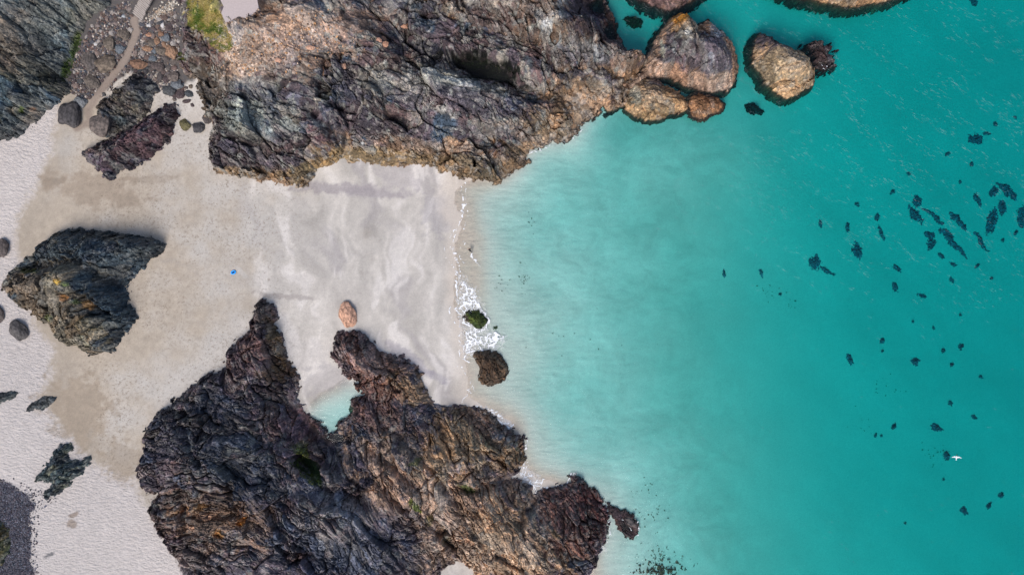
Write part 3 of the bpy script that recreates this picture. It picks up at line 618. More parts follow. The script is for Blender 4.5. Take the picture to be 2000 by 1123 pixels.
outcrop('lower_headland', LOW, 'broad fissured rock headland across the bottom, dark on its left and brown on its right', 'headland', s=.125, edge=2.2, edge_w=1.3, crest=7, crest_w=14, hn=4.5, theta=-58, thetaf=lower_theta, swirl=22,
    big=1.2, mid=.95, small=.26, cell=(6.0, 1.9, .72), aniso=2.4, seed=909, clipb=(-75,-62,20,0), hedge=2.5, skirt=1.0, lich=.45,
    pal=[(76,69,78),(98,82,86),(68,74,88),(122,114,116)],
    blobs=[(900,1010,220,120,40,(168,142,122),.95),(980,880,60,36,25,(150,120,88),.85),(900,860,60,90,50,(160,134,104),.9),(1000,1060,130,84,0,(170,144,118),.9),(1110,1010,70,70,0,(104,72,66),.9),(1160,1000,34,60,0,(86,54,54),.9),(960,830,60,26,25,(90,66,58),.8),
           (750,720,80,36,35,(150,118,104),.8),(800,760,50,30,40,(152,126,98),.8),(690,660,36,18,10,(92,66,68),.8),(740,675,50,12,40,(72,62,66),.7),(720,760,60,30,20,(124,88,76),.7),(730,810,70,30,10,(110,84,80),.7),
           (540,680,14,60,-10,(120,98,60),.7),(515,610,22,30,0,(66,58,58),.7),(490,690,50,40,0,(110,86,84),.7),(560,720,20,50,70,(116,92,66),.6),(560,850,60,60,30,(104,80,80),.6),
           (400,850,120,80,30,(62,64,72),.75),(480,920,90,60,20,(56,62,72),.8),(330,860,50,40,0,(74,68,76),.7),(370,850,4,34,-15,(176,172,170),.7),(310,930,40,20,-30,(98,82,86),.6),
           (410,1010,110,60,10,(118,96,80),.8),(430,1010,60,30,0,(140,108,84),.6),(340,1000,8,26,80,(180,120,50),.6),(475,1015,8,10,40,(200,130,40),.8),(430,1040,14,8,20,(186,124,50),.7),(390,990,8,14,60,(170,120,60),.6),(310,1000,30,50,50,(84,68,64),.6),(380,1090,60,30,0,(110,100,96),.6),
           (700,1020,70,20,50,(176,172,176),.45),(640,1060,80,40,20,(110,116,122),.5),(720,1080,120,40,0,(70,76,90),.75),(780,1040,60,50,0,(66,64,78),.7),(640,980,80,30,30,(100,100,108),.5),
           (600,912,36,12,58,(40,56,24),1),(590,880,12,16,0,(92,96,40),.8),(915,955,22,8,20,(62,74,28),.9),(812,990,18,7,50,(96,108,34),.9),(838,1020,8,9,0,(150,136,50),.9),(806,905,6,18,70,(86,92,40),.7),(870,1055,6,10,60,(130,130,60),.6),(1085,1045,20,8,40,(140,116,60),.4),
           (860,1060,60,60,0,(150,128,112),.6),(600,830,40,30,0,(108,80,84),.5)],
    ridges=[([(500,590),(520,660),(520,740),(480,820)],2.6,1.4),([(560,780),(620,860),(650,860),(610,930)],1.3,-2.0),([(640,850),(655,880),(690,890)],1.0,-1.0),([(845,785),(870,880),(900,980)],1.2,-1.1),([(1000,932),(930,960),(900,958)],.8,-2.0),([(1045,962),(1030,1000),(1015,1030)],.9,-3.2),
            ([(360,800),(375,880),(400,900)],.8,-1.2),([(640,960),(780,1010),(830,1100)],1.5,-1.0),([(720,880),(820,960),(880,1080),(900,1123)],.8,-1.4),([(690,900),(790,1000),(840,1090)],.7,-1.2),([(760,840),(850,930),(950,1080)],.7,-1.2),([(560,960),(690,960)],1.2,-1.0),([(350,960),(360,1040),(350,1090)],.8,-1.2)],
    lumps=[(480,700,60,60,0,1.4),(740,720,80,40,40,1.2),(420,900,120,80,0,2.0),(980,870,60,50,0,1.2),(1110,1010,60,60,0,-.8),(430,1020,90,50,0,1.0)],
    flats=[(600,912,13,30,60 - 115 + 180,2.2)])
outcrop('reef', [(1183,985),(1200,990),(1222,998),(1236,1010),(1248,1016),(1250,1038),(1238,1056),(1224,1050),(1212,1040),(1206,1026),(1194,1012)],
    'reddish black weed-covered reef awash off the tip of the lower headland', 'reef', s=.11, edge=.35, edge_w=1.0, crest=.6, crest_w=2.0, hn=0, theta=-50, big=.5, mid=.4, small=.2, seed=919, hedge=0, skirt=1.0, pal=[(84,54,56),(60,46,50),(100,66,60)])
outcrop('green_rock', [(908,608),(915,602),(925,606),(938,604),(944,612),(952,622),(950,634),(940,641),(930,644),(922,636),(910,628),(905,620)],
    'small rock covered in bright green weed in the breaking foam', 'rock', s=.08, edge=.7, edge_w=.6, crest=1.5, crest_w=1.8, hn=0, theta=-30, big=.3, mid=.25, small=.16, cell=(2, .9, .35), seed=929, hedge=0, skirt=.8, jag=.35, lich=0, pal=[(70,84,32),(54,72,30),(84,98,40)], blobs=[(909,624,7,8,0,(76,60,58),.8),(914,606,6,6,0,(60,64,62),.8)])
outcrop('shore_rock', [(924,692),(933,685),(950,684),(970,685),(977,692),(981,702),(992,712),(993,724),(986,738),(978,747),(960,756),(942,753),(932,744),(936,728),(935,716),(928,706)],
    'dark brown grooved rock standing in the swash at the water edge', 'rock', s=.09, edge=1.3, edge_w=.8, crest=2.6, crest_w=2.6, hn=1.5, theta=-55, big=.5, mid=.35, small=.18, cell=(3, 1.0, .4), seed=939, hedge=0.4, skirt=1.0, jag=.35, lich=.1, pal=[(92,72,54),(70,58,54),(110,88,66)], tide=(3,(96,76,58),.6))
outcrop('jagged_rock', [(67,938),(74,922),(88,906),(100,886),(116,868),(134,866),(149,872),(147,880),(134,884),(133,893),(140,898),(162,893),(178,887),(181,898),(166,914),(163,928),(144,938),(140,950),(124,962),(110,968),(90,976),(80,968),(84,958),(97,950),(100,942),(88,944),(72,940)],
    'jagged blue-green rock half buried in the pale sand, lower left', 'rock', s=.09, edge=.9, edge_w=.7, crest=2.0, crest_w=3, hn=3.5, theta=40, swirl=15, big=.7, mid=.45, small=.2, cell=(3, 1.1, .45), seed=949, hedge=1.2, jag=.5, lich=.5, pal=[(62,76,78),(78,90,88),(54,62,68),(110,116,104)])
outcrop('wedge_rock', [(47,804),(62,787),(80,778),(92,773),(111,774),(108,782),(100,790),(88,800),(80,804),(68,797),(56,806)],
    'small pointed blue-black rock on the sand between dry and damp ground', 'rock', s=.07, edge=.6, edge_w=.5, crest=1.2, crest_w=2, hn=3, theta=35, big=.3, mid=.25, small=.15, cell=(2, .8, .35), seed=959, hedge=.8, jag=.25, pal=[(60,68,72),(76,80,82),(48,54,60)])
outcrop('sliver_rock', [(-40,778),(0,766),(20,764),(41,765),(30,776),(16,784),(0,788),(-40,792)],
    'flat dark rock sliver entering the frame from the left edge', 'rock', s=.08, edge=.6, edge_w=.5, crest=1.1, crest_w=2, hn=3, theta=15, big=.3, mid=.25, small=.15, cell=(2, .8, .35), seed=969, hedge=.8, jag=.25, pal=[(60,68,70),(72,78,78),(48,54,58)])
outcrop('corner_rock', [(-80,1000),(0,1015),(16,1030),(22,1052),(18,1078),(8,1100),(-10,1110),(-80,1120)],
    'mossy ochre rock on the dark shingle in the bottom left corner', 'rock', s=.1, edge=.9, edge_w=.8, crest=2.2, crest_w=3, hn=4, theta=70, big=.5, mid=.4, small=.2, cell=(3, 1.2, .5), seed=979, hedge=1, jag=.4, pal=[(70,84,60),(110,96,60),(56,66,58)], clipb=(-112,-60,-90,-40))
print('rocks built', sum(len(m.polygons) for m in bpy.data.meshes))

# ------------------------------------------------------------------ sunken rocks and seaweed on the sea bed
def weed_patch(name, u, v, ru, rv, ang, label, cat='seaweed', group=None, col=(22, 34, 34), h=.5, seed=0, s=.13, rag=.55, stuff=False, thr=1.0):
    z0 = ground1(float(X(u)), float(Y(v))); k = 1 - z0 / HC
    cx, cy = float(X(u) * k), float(Y(v) * k); R = max(ru, rv) * .1 * 1.7 + .2
    gx, gy = np.meshgrid(np.arange(cx - R, cx + R, s), np.arange(cy - R, cy + R, s))
    a = math.radians(-ang); dx, dy = gx - cx, gy - cy
    bend = fbm(gx, gy, 3.0, 2, seed + 3) * .35
    p = (dx * math.cos(a) + dy * math.sin(a)) / (ru * .1); q = (-dx * math.sin(a) + dy * math.cos(a)) / (rv * .1) + bend * max(1, ru / rv) * .6
    f = thr - np.hypot(p, q) + fbm(gx, gy, 1.1, 4, seed) * rag + fbm(gx, gy, .35, 2, seed + 1) * rag * .8
    g = ground_g(gx, gy)
    z = g + np.clip(f, -.12, 1) ** 1 * h * (1.2 + fbm(gx, gy, .4, 2, seed + 5)) + .02
    keep = f > -.02
    if keep.sum() < 6: keep = np.hypot(p, q) < .9
    if not stuff:        # one clump is one piece: keep what hangs together with its middle
        fk = np.argwhere(keep); best = []
        todo = set(map(tuple, fk))
        while todo:
            st_ = [todo.pop()]; comp = []
            while st_:
                i, j = st_.pop(); comp.append((i, j))
                for q in ((i + 1, j), (i - 1, j), (i, j + 1), (i, j - 1)):
                    if q in todo: todo.remove(q); st_.append(q)
            if len(comp) > len(best): best = comp
        keep = np.zeros_like(keep); ii = np.array(best); keep[ii[:, 0], ii[:, 1]] = True
        kk = keep[:-1, :-1] & keep[1:, :-1] & keep[:-1, 1:] & keep[1:, 1:]
        if kk.sum() < 3: keep = np.hypot(p, q0) < .9 if False else np.hypot(p, (-dx * math.sin(a) + dy * math.cos(a)) / (rv * .1)) < 1.0
    C = np.clip(lin(col) * (1 + .5 * fbm(gx, gy, .5, 3, seed + 7)[..., None]), .003, 1)
    o = grid_mesh(name, gx, gy, z, keep, M_KELP, C, smooth=False, origin=(cx, cy, z0))
    return tag(o, label, cat, group, 'stuff' if stuff else None)
weed_patch('submerged_rock', 1473, 213, 22, 11, 32, 'dark submerged rock just below the lone sea stack', 'rock', col=(26, 40, 42), h=1.2, seed=5, rag=.35)
weed_patch('submerged_rock', 1236, 45, 20, 13, 10, 'round dark green submerged rock in the narrow inlet behind the ridge', 'rock', col=(40, 50, 34), h=2.0, seed=6, rag=.2)
weed_patch('submerged_rock', 1190, 222, 16, 6, -30, 'dark weedy ledge under water at the foot of the headland', 'rock', col=(34, 44, 42), h=.5, seed=8, rag=.5)
weed_patch('submerged_rock', 686, 798, 5, 10, 10, 'small green weedy ledge under the tide pool water', 'rock', col=(40, 70, 50), h=.3, seed=9, rag=.3, s=.08)
weed_patch('seaweed_bed', 1290, 1112, 46, 18, -5, 'brown tattered seaweed bed in pale water at the bottom edge', 'seaweed', stuff=True, col=(84, 78, 60), h=.3, seed=12, rag=1.5, thr=.75)
weed_patch('green_weed_clump', 968, 640, 5, 4, 0, 'tiny green weed clump just seaward of the green rock', 'seaweed', col=(54, 70, 44), h=.1, seed=15, rag=.5, s=.08)
KELP = [
 (1908,272,15,11,20,'broad dark seaweed patch highest in the right hand water'),(1929,261,9,4,10,'flat dark seaweed patch touching the highest broad patch'),
 (1792,393,11,11,20,'rounded seaweed patch at the head of the long slanting cluster'),(1789,420,21,8,50,'thick slanting seaweed patch under the rounded one at the cluster head'),
 (1817,416,16,3.5,30,'thin seaweed link between the rounded patch and the long streak'),(1832,428,15,6,45,'middle seaweed patch of the chain leading to the longest streak'),
 (1872,431,30,5.5,47,'long thin slanting seaweed streak right of the chain'),(1856,467,27,9,50,'longest and darkest slanting seaweed streak in the cluster'),(1879,492,16,4,48,'thin tail continuing the longest seaweed streak'),
 (1816,457,13,6,18,'short flat seaweed patch left of the longest streak'),(1821,476,9,12,20,'hook shaped seaweed patch directly below the short flat one'),
 (1840,500,9,4,40,'small slanting seaweed scrap below the hook shaped patch'),(1864,516,8,3,30,'small flat seaweed scrap below the longest streak tail'),
 (1916,470,25,4.5,52,'narrow seaweed streak slanting down between the longest one and the right edge'),(1939,430,10,25,15,'tall upright seaweed patch near the right edge'),
 (1959,407,8,15,0,'upright seaweed patch right of the tallest one'),(1969,372,24,8,48,'thick slanting seaweed patch close to the right edge'),(1943,375,9,10,20,'ragged seaweed patch left of the slanting one near the right edge'),
 (1911,390,15,4.5,60,'short thin seaweed streak above the narrow one near the right'),(1997,425,9,22,0,'dark seaweed patch cut by the right edge of the frame'),
 (1656,444,4.5,9,0,'small teardrop seaweed patch left of the main cluster'),(1603,438,3,8,-12,'thin upright seaweed sliver at the left of the cluster'),
 (1723,456,16,4.5,65,'curved thin seaweed streak left of the main cluster'),(1714,424,5,7,0,'small forked seaweed clump above the curved streak'),
 (1675,491,16,8,70,'leaf shaped seaweed patch between the comma shaped one and the cluster'),(1592,513,12,13,0,'round head of the comma shaped seaweed, farthest left large patch'),(1614,529,16,4.5,22,'thin tail of the comma shaped seaweed patch'),
 (1754,524,9,5,35,'bean shaped seaweed patch below the main cluster'),(1749,560,11,5,55,'hooked seaweed patch below the bean shaped one'),(1803,577,9,4,15,'small flat seaweed patch below and right of the hooked one'),
 (1831,835,13,6,22,'largest seaweed patch above the flying gull'),(1788,706,9,7,20,'rounded seaweed patch alone in the middle of the lower right water'),(1660,702,12,5,65,'upright ragged seaweed patch farthest left in the lower water'),
 (1884,998,10,6,35,'slanting seaweed patch below the flying gull'),(1850,890,8,6,50,'faint ragged seaweed patch left of the flying gull'),(1414,535,4,8,-12,'lone thin dark seaweed sliver in the middle of the bay'),(1487,533,3.5,8,-15,'ragged thin seaweed strand right of the lone sliver')]
for i, (u, v, ru, rv, a, lab) in enumerate(KELP):
    weed_patch('seaweed_patch', u, v, ru * 1.12, rv * 1.15, a, lab, seed=1000 + 11 * i, rag=.42, col=(52, 100, 116), s=.1)  # blue in the weed colour paints the veil of light scattered by the water
SMALLK = [(1853,300,5,5),(1898,321,4,5),(1775,340,5,4),(1744,375,4,6),(1675,399,6,3),(1876,356,3,4),(1861,547,6,5),(1938,544,4,4),(1959,470,4,4),(1724,665,5,6),(1725,686,3,4),(1843,685,4,6),(1878,677,6,6),(1861,712,4,4),(1917,736,5,4),
 (1857,788,6,5),(1904,815,6,4),(1746,834,4,8),(1711,850,3,6),(1844,936,3,3),(1956,967,5,6),(1932,987,4,8),(1769,1021,3,3),(1784,628,3,3),(1824,640,4,3),(1877,615,3,3),(1524,575,4,3),(1946,243,5,4),(1985,230,4,3),(1903,4,9,7),(1722,851,2.5,3),(1910,520,3,7),(1985,455,3,6)]
def beside(u, v, refs, maxw=7):
    """plain words for where (u, v) lies next to the nearest described thing"""
    best = min((r for r in refs if len(r[2].split()) <= maxw), key=lambda r: (r[0] - u) ** 2 + (r[1] - v) ** 2)
    dx, dy = u - best[0], v - best[1]
    h = 'left' if dx < 0 else 'right'; w = 'above' if dy < 0 else 'below'
    if abs(dx) > 2.2 * abs(dy): d = h + ' of'
    elif abs(dy) > 2.2 * abs(dx): d = w
    else: d = w + ' and ' + h + ' of'
    return d + ' the ' + best[2]
for i, (u, v, ru, rv) in enumerate(SMALLK):
    weed_patch('seaweed_clump', u, v, ru * 1.1, rv * 1.1, 40, ('tiny' if ru * rv < 16 else 'small') + ' weed clump ' + beside(u, v, [(k[0], k[1], k[5]) for k in KELP], 8), seed=2000 + 7 * i, rag=.5, col=(56, 104, 118), s=.1, group='small seaweed clumps on the sea bed')  # same painted blue veil of scattered light as on the larger patches
def weed_specks():
    V, F = [], []
    r = random.Random(5)
    pts = []
    for (u, v, su, sv, n) in [(1022,545,10,22,26),(975,555,16,14,14),(1265,1000,30,45,60),(1040,430,12,30,8),(1510,570,16,16,16),(1560,590,12,20,12),(1760,770,40,30,22),(1870,900,40,20,30),(1290,1085,34,18,60),(1100,640,120,90,16),(1700,840,30,30,12)]:
        for _ in range(n): pts.append((r.gauss(u, su * .6), r.gauss(v, sv * .6)))
    for (u, v) in pts:
        x, y = float(X(u)), float(Y(v)); z = ground1(x, y) + .05
        if z > 0: continue
        a = r.uniform(0, 6.28); l = r.uniform(.07, .26); w = l * r.uniform(.3, .6); n = len(V)
        for (p, q, h) in ((-l, 0, 0), (0, -w, .03), (l, 0, 0), (0, w, .05)): V.append((x + p * math.cos(a) - q * math.sin(a), y + p * math.sin(a) + q * math.cos(a), z + h))
        F.append((n, n + 1, n + 2, n + 3))
    o = mesh_from('seaweed_scraps', V, F, plain('brown weed scraps', (.11, .14, .10)))
    tag(o, 'loose brown scraps of seaweed drifting over the sand under water', 'seaweed', kind='stuff')
weed_specks()

# ------------------------------------------------------------------ boulders
def boulder_mesh(seed, sub=3, flat=.7, facet=.22):
    bm = bmesh.new(); bmesh.ops.create_icosphere(bm, subdivisions=sub, radius=1)
    r = random.Random(seed); planes = [(Vector((r.gauss(0, 1), r.gauss(0, 1), r.gauss(0, .8))).normalized(), r.uniform(.58, .88)) for _ in range(9)]
    for v in bm.verts:
        for n, d in planes:
            t = v.co.dot(n)
            if t > d: v.co -= n * (t - d) * .85
        n = v.co.normalized()
        v.co += n * (math.sin(v.co.x * 4.3 + seed) * math.cos(v.co.y * 3.7 + seed * 2) * .09 + math.sin(v.co.y * 9 + seed) * math.cos(v.co.x * 8 - seed) * .035 + r.uniform(-.035, .035))
        v.co.z *= flat
    me = bpy.data.meshes.new('boulder'); bm.to_mesh(me); bm.free()
    return me
def stone_mat(name, cols, bump=.08):
    return plain(name, (.2, .2, .2), .85, .55, 3.4, bump, objvar=[lin(c, .9) for c in cols])
MB_DARK = stone_mat('dark gully stone', [(64, 62, 64), (88, 78, 74), (60, 66, 70), (98, 88, 82), (76, 64, 64)])
MB_MIX = stone_mat('mixed gully stone', [(74, 66, 70), (110, 90, 80), (66, 72, 82), (128, 112, 104), (90, 66, 62), (156, 148, 142)])
MB_OR = stone_mat('rusty stone', [(122, 92, 72), (106, 84, 72), (136, 106, 84)])
MB_BR = stone_mat('brown stone', [(98, 88, 78), (90, 82, 76), (104, 92, 80)])
MB_PALE = stone_mat('pale stone', [(178, 174, 170), (200, 194, 190), (160, 164, 168)])
MB_PINK = stone_mat('pink stone', [(176, 132, 110), (186, 146, 122), (166, 124, 100)])
MB_GREY = stone_mat('blue grey stone', [(104, 108, 112), (114, 114, 114), (92, 98, 104)])
MB_OLIVE = stone_mat('olive stone', [(90, 86, 58), (96, 90, 60)])
BM = {}
def boulder(u, v, ru, rv, ang, mat, label, group=None, name='boulder', variant=None, sink=.3, flat=.7, sub=3, facet=True):
    x, y, z = at(u, v)
    variant = rnd.randrange(8) if variant is None else variant
    key = (variant, mat.name, sub)
    if key not in BM:
        me = boulder_mesh(variant * 7 + 3, sub); me.materials.append(mat); BM[key] = me
    o = bpy.data.objects.new(name, BM[key]); COL.objects.link(o)
    k = (1 - z / HC) * .1; h = flat * (ru * rv) ** .5 * k
    o.scale = (ru * k * 1.22, rv * k * 1.22, h); o.location = (x, y, z + h * (.7 * .5 - sink * .3)); o.rotation_euler = (rnd.uniform(-.12, .12), rnd.uniform(-.12, .12), math.radians(-ang))
    return tag(o, label, 'boulder' if ru > 6 else 'stone', group)
NAMED = [
 (242,68,12,10,20,MB_BR,'broad olive-brown boulder beside the upper path'),(216,84,12,12,0,MB_BR,'dull brown boulder left of the path, second down from the top'),(234,95,9,9,-40,MB_GREY,'blue-green slab leaning between the path and the brown boulders'),
 (208,126,21,15,-20,MB_BR,'largest flat brown boulder left of the sandy path'),(177,118,12,19,-10,MB_DARK,'tall grey-green boulder against the cliff foot'),(181,161,15,12,0,MB_BR,'brown boulder lowest on the left of the path'),
 (272,125,14,10,8,MB_OR,'rust-brown rounded boulder right beside the path'),(335,101,12,14,-20,MB_OR,'angular grey and orange boulder under the grassy slope'),(309,131,12,9,10,MB_DARK,'dark rounded boulder in the middle of the gully pile'),
 (341,149,12,9,0,MB_DARK,'dark round boulder above the sand pocket'),(345,166,13,8,-8,MB_GREY,'pale grey flat boulder at the foot of the pile'),(330,178,14,9,15,MB_DARK,'dark flat boulder resting on the sand below the pile'),
 (353,184,8,9,30,MB_DARK,'upright dark boulder right of the flat one on the sand'),(370,184,8,6,0,MB_DARK,'small dark boulder in the mouth of the sand pocket'),(325,154,6,8,0,MB_DARK,'purple egg-shaped boulder beside the dark round one'),(314,150,6,10,20,MB_DARK,'narrow purple-brown boulder in the lower pile'),
 (298,115,8,6,0,MB_GREY,'blue-grey oblong boulder in the middle of the pile'),(325,73,9,8,-20,MB_GREY,'grey square boulder high in the right of the pile'),(315,66,6,5,0,MB_OR,'tan stone touching the grey square boulder'),(297,84,8,8,0,MB_BR,'brown boulder in the upper right pile'),
 (306,80,6,7,0,MB_OR,'rusty stone right of the upper brown boulder'),(321,87,5,6,0,MB_OR,'bright orange stone above the angular orange boulder'),(316,99,10,9,20,MB_BR,'brown boulder left of the angular orange one'),(302,100,5,5,0,MB_GREY,'small blue stone in the middle of the pile'),
 (291,50,4,4,0,MB_PALE,'round white stone near the foot of the steps'),(318,49,4,5,0,MB_PALE,'white stone under the pale rubble at right'),(242,32,4,3,20,MB_PALE,'white stone in the rubble left of the steps'),(187,86,4,4,0,MB_PALE,'white stone near the cliff foot'),
 (291,68,6,4,10,MB_PINK,'tan oblong stone below the round white stone'),(325,115,7,6,0,MB_DARK,'dark boulder just below the angular orange one'),(288,95,9,6,10,MB_OR,'rust-brown oblong boulder near the path'),
 (158,200,12,10,-15,MB_GREY,'smooth pale grey boulder behind the big dark one at the cliff foot'),(138,226,19,25,5,MB_DARK,'big dark egg-shaped boulder standing on the sand by the cliff'),(201,242,20,21,10,MB_DARK,'large round dark boulder leaning on the left of the dark outcrop'),
 (362,244,9,10,-35,MB_OLIVE,'olive-brown boulder alone on the sand near the headland'),(388,250,12,10,0,MB_DARK,'dark grey boulder on the sand near the headland wall'),(406,232,8,9,0,MB_DARK,'dark rounded boulder against the headland foot'),
 (341,195,4,3,0,MB_DARK,'small dark stone left on the upper sand'),(365,198,7,4,-10,MB_DARK,'flat dark stone below the sand pocket mouth'),(376,206,4,3,30,MB_DARK,'tiny pointed dark stone nearest the headland foot'),(364,172,3,3,0,MB_DARK,'left one of two small stones inside the sand pocket'),(373,169,4,4,0,MB_BR,'right one of two small stones inside the sand pocket'),
 (790,51,7,5,15,MB_PINK,'pink stone beside the deep gully on the headland'),(752,87,7,6,0,MB_PINK,'largest pink stone of the trio on the headland'),(749,76,5,4,0,MB_PINK,'upper pink stone of the trio on the headland'),(741,80,5,5,0,MB_PINK,'left brownish stone of the trio on the headland'),
 (606,93,8,5,5,MB_PINK,'pink boulder at the lower edge of the bare soil'),(544,118,6,5,-20,MB_PINK,'tan stone on the dark rocks below the bare soil'),(669,130,7,6,0,MB_PINK,'pink stone at the head of the rocky cleft'),(632,143,6,5,20,MB_OR,'orange stone lying in the dusty cleft'),(630,134,3,3,0,MB_PINK,'tiny pink stone above the orange one in the cleft'),
 (4,484,14,18,0,MB_DARK,'dark rounded boulder cut by the left edge, level with the standing rock'),(0,614,8,14,0,MB_DARK,'black boulder cut by the left edge below the standing rock'),(39,645,16,19,-15,MB_DARK,'speckled grey boulder alone on the pale sand at left')]
for i, (u, v, ru, rv, a, m, lab) in enumerate(NAMED):
    o = boulder(u, v, ru, rv, a, m, lab, variant=i % 8, flat=.8 if ru > 15 else .7)
# the fallen tan boulder at the point of the lower headland
o = boulder(681, 615, 16, 23, 0, MB_PINK, 'large tan and pink boulder alone on the wet sand above the lower headland', variant=5, flat=.7)

SCREE = [(205,20),(250,5),(262,40),(300,40),(340,20),(352,60),(348,110),(352,150),(362,178),(335,190),(300,160),(262,140),(235,150),(200,190),(150,196),(135,170),(140,130),(160,90),(180,50)]
PATH = [(262,40),(266,62),(256,92),(243,120),(215,155),(190,188),(172,215)]
SP = np.array(SCREE, float); PP = [(float(a), float(b)) for a, b in PATH]
def in_scree(u, v):
    a = np.array([float(u)]); b = np.array([float(v)])
    return poly_sd(a, b, SP)[0] > 0 and seg_d(a, b, PP)[0] > 9
placed = [(u, v, max(ru, rv) * .8) for (u, v, ru, rv, *_r) in NAMED] + [(201, 242, 20)]
tries = 0; cnt = 0
LABS = [(MB_MIX, 'brownish stone', 'stones of the gully rubble'), (MB_DARK, 'dark stone', 'dark stones of the gully rubble')]
REFS = [(q[0], q[1], q[6]) for q in NAMED]
while cnt < 245 and tries < 9000:
    tries += 1
    u, v = rnd.uniform(132, 365), rnd.uniform(0, 195)
    right = u > 255
    r = (rnd.choice([7, 6, 6, 5]) if cnt < 50 else rnd.choice([3, 3.5, 4, 5])) if right else rnd.choice([3, 3.5, 4, 5] if cnt < 60 else [3, 3, 3.5])
    if not in_scree(u, v): continue
    if any((u - a) ** 2 + (v - b) ** 2 < (r * .8 + c * .85) ** 2 for a, b, c in placed): continue
    placed.append((u, v, r)); cnt += 1
    m, lab, grp = LABS[0] if rnd.random() < (.75 if v < 110 else .35) else LABS[1]
    lab = ('tiny ' if r < 3.4 else 'small ' if r < 4.6 else 'stout ') + lab + ' ' + beside(u, v, REFS, 8)
    boulder(u, v, r * rnd.uniform(.9, 1.3), r * rnd.uniform(.75, 1), rnd.uniform(0, 180), m, lab, grp, name='gully_stone', sub=2)
print('gully stones', cnt)

def pebbles(name, spots, label, cols, seed, size=(.07, .2)):
    """many small stones joined: (x, y, z) spots"""
    r = np.random.RandomState(seed); n = len(spots)
    base = np.array([(1, 0, 0), (0, 1, 0), (-1, 0, 0), (0, -1, 0), (.5, .5, .62), (-.5, .4, .6), (-.3, -.5, .62), (.5, -.5, .55)], float)
    faces = np.array([(0, 1, 4), (1, 5, 4), (1, 2, 5), (2, 6, 5), (2, 3, 6), (3, 7, 6), (3, 0, 7), (0, 4, 7), (4, 5, 6), (4, 6, 7)])
    V = np.zeros((n, 8, 3)); sz = r.uniform(size[0], size[1], n) * r.uniform(.7, 1.4, n); a = r.uniform(0, 6.28, n); asp = r.uniform(.6, 1, n)
    bx = base[:, 0][None] * sz[:, None] * (1 + r.uniform(-.2, .2, (n, 8))); by = base[:, 1][None] * (sz * asp)[:, None] * (1 + r.uniform(-.2, .2, (n, 8)))
    V[:, :, 0] = bx * np.cos(a)[:, None] - by * np.sin(a)[:, None]; V[:, :, 1] = bx * np.sin(a)[:, None] + by * np.cos(a)[:, None]; V[:, :, 2] = base[:, 2][None] * (sz * 1.1)[:, None]
    V += np.array(spots)[:, None, :]; F = (faces[None] + (np.arange(n) * 8)[:, None, None]).reshape(-1, 3)
    pal = np.array([lin(c) for c in cols]); C = pal[r.randint(0, len(pal), n)] * r.uniform(.7, 1.3, n)[:, None]
    o = mesh_from(name, V.reshape(-1, 3), F, M_ROCK, None, np.repeat(C, 8, 0) * .9, False)
    return tag(o, label, 'pebbles', kind='stuff')
def scatter(poly, n, seed, edge=0):
    r = np.random.RandomState(seed); P = np.array([(X(a), Y(b)) for a, b in poly], float)
    x = r.uniform(P[:, 0].min(), P[:, 0].max(), n * 3); y = r.uniform(P[:, 1].min(), P[:, 1].max(), n * 3)
    d = poly_sd(x, y, P) + fbm(x, y, 2, 3, seed) * .8
    k = d > 0; x, y = x[k][:n], y[k][:n]
    kz = 1 - np.maximum(ground_g(x, y), 0) / HC; kz = 1 - np.maximum(ground_g(x * kz, y * kz), 0) / HC
    return x * kz, y * kz
x, y = scatter([(a, b) for a, b in SCREE] , 4200, 3)
kq = 1 - ground_g(x, y) / HC; dp = seg_d(x / kq, y / kq, [(X(a), Y(b)) for a, b in PATH]); k = dp > .75; x, y = x[k], y[k]
pebbles('gully_pebbles', np.stack([x, y, ground_g(x, y)], 1), 'fine grey and brown rubble filling the gully', [(90,84,88),(120,104,92),(74,80,90),(150,140,134),(100,78,72),(176,166,156)], 4, (.09, .24))
x, y = scatter([(-60,900),(0,934),(28,950),(58,968),(66,992),(56,1012),(62,1050),(60,1100),(74,1140),(-60,1180)], 7500, 6)
x2, y2 = scatter([(20,930),(60,950),(110,972),(78,1000),(70,1050),(76,1100),(84,1140),(50,1140),(50,960)], 500, 7)
x = np.concatenate([x, x2]); y = np.concatenate([y, y2])
pebbles('shingle', np.stack([x, y, ground_g(x, y)], 1), 'blue-black shingle drift in the bottom left corner of the beach', [(60,62,76),(76,74,88),(54,62,74),(92,84,92),(120,122,134),(70,60,66)], 8, (.07, .17))
# rubble scattered over the bare soil of the headland
r_ = np.random.RandomState(21); sp = []
for (u0, v0, su, sv, n) in [(500,105,60,40,260),(590,55,70,35,260),(640,90,60,30,160),(470,130,40,20,90),(560,90,90,40,160)]:
    for _ in range(n):
        x_, y_, z_ = at(r_.normal(u0, su * .55), max(-20, r_.normal(v0, sv * .55))); sp.append((x_, y_, z_ - .02))
pebbles('soil_rubble', np.array(sp), 'scattered tan rubble on the bare orange soil of the headland', [(186,150,122),(150,124,106),(206,180,158),(120,100,90),(196,150,108)], 22, (.08, .24))
sp = []
for _ in range(420):
    t = r_.uniform(0, 1); u = 296 + 44 * t + r_.normal(0, 7); v = 40 - 34 * t + r_.normal(0, 5); x_, y_, z_ = at(u, max(-10, v)); sp.append((x_, y_, z_))
pebbles('pale_rubble', np.array(sp), 'strip of pale white rubble lying beside the steps', [(190,180,166),(210,202,190),(150,142,132),(170,150,130)], 23, (.1, .22))

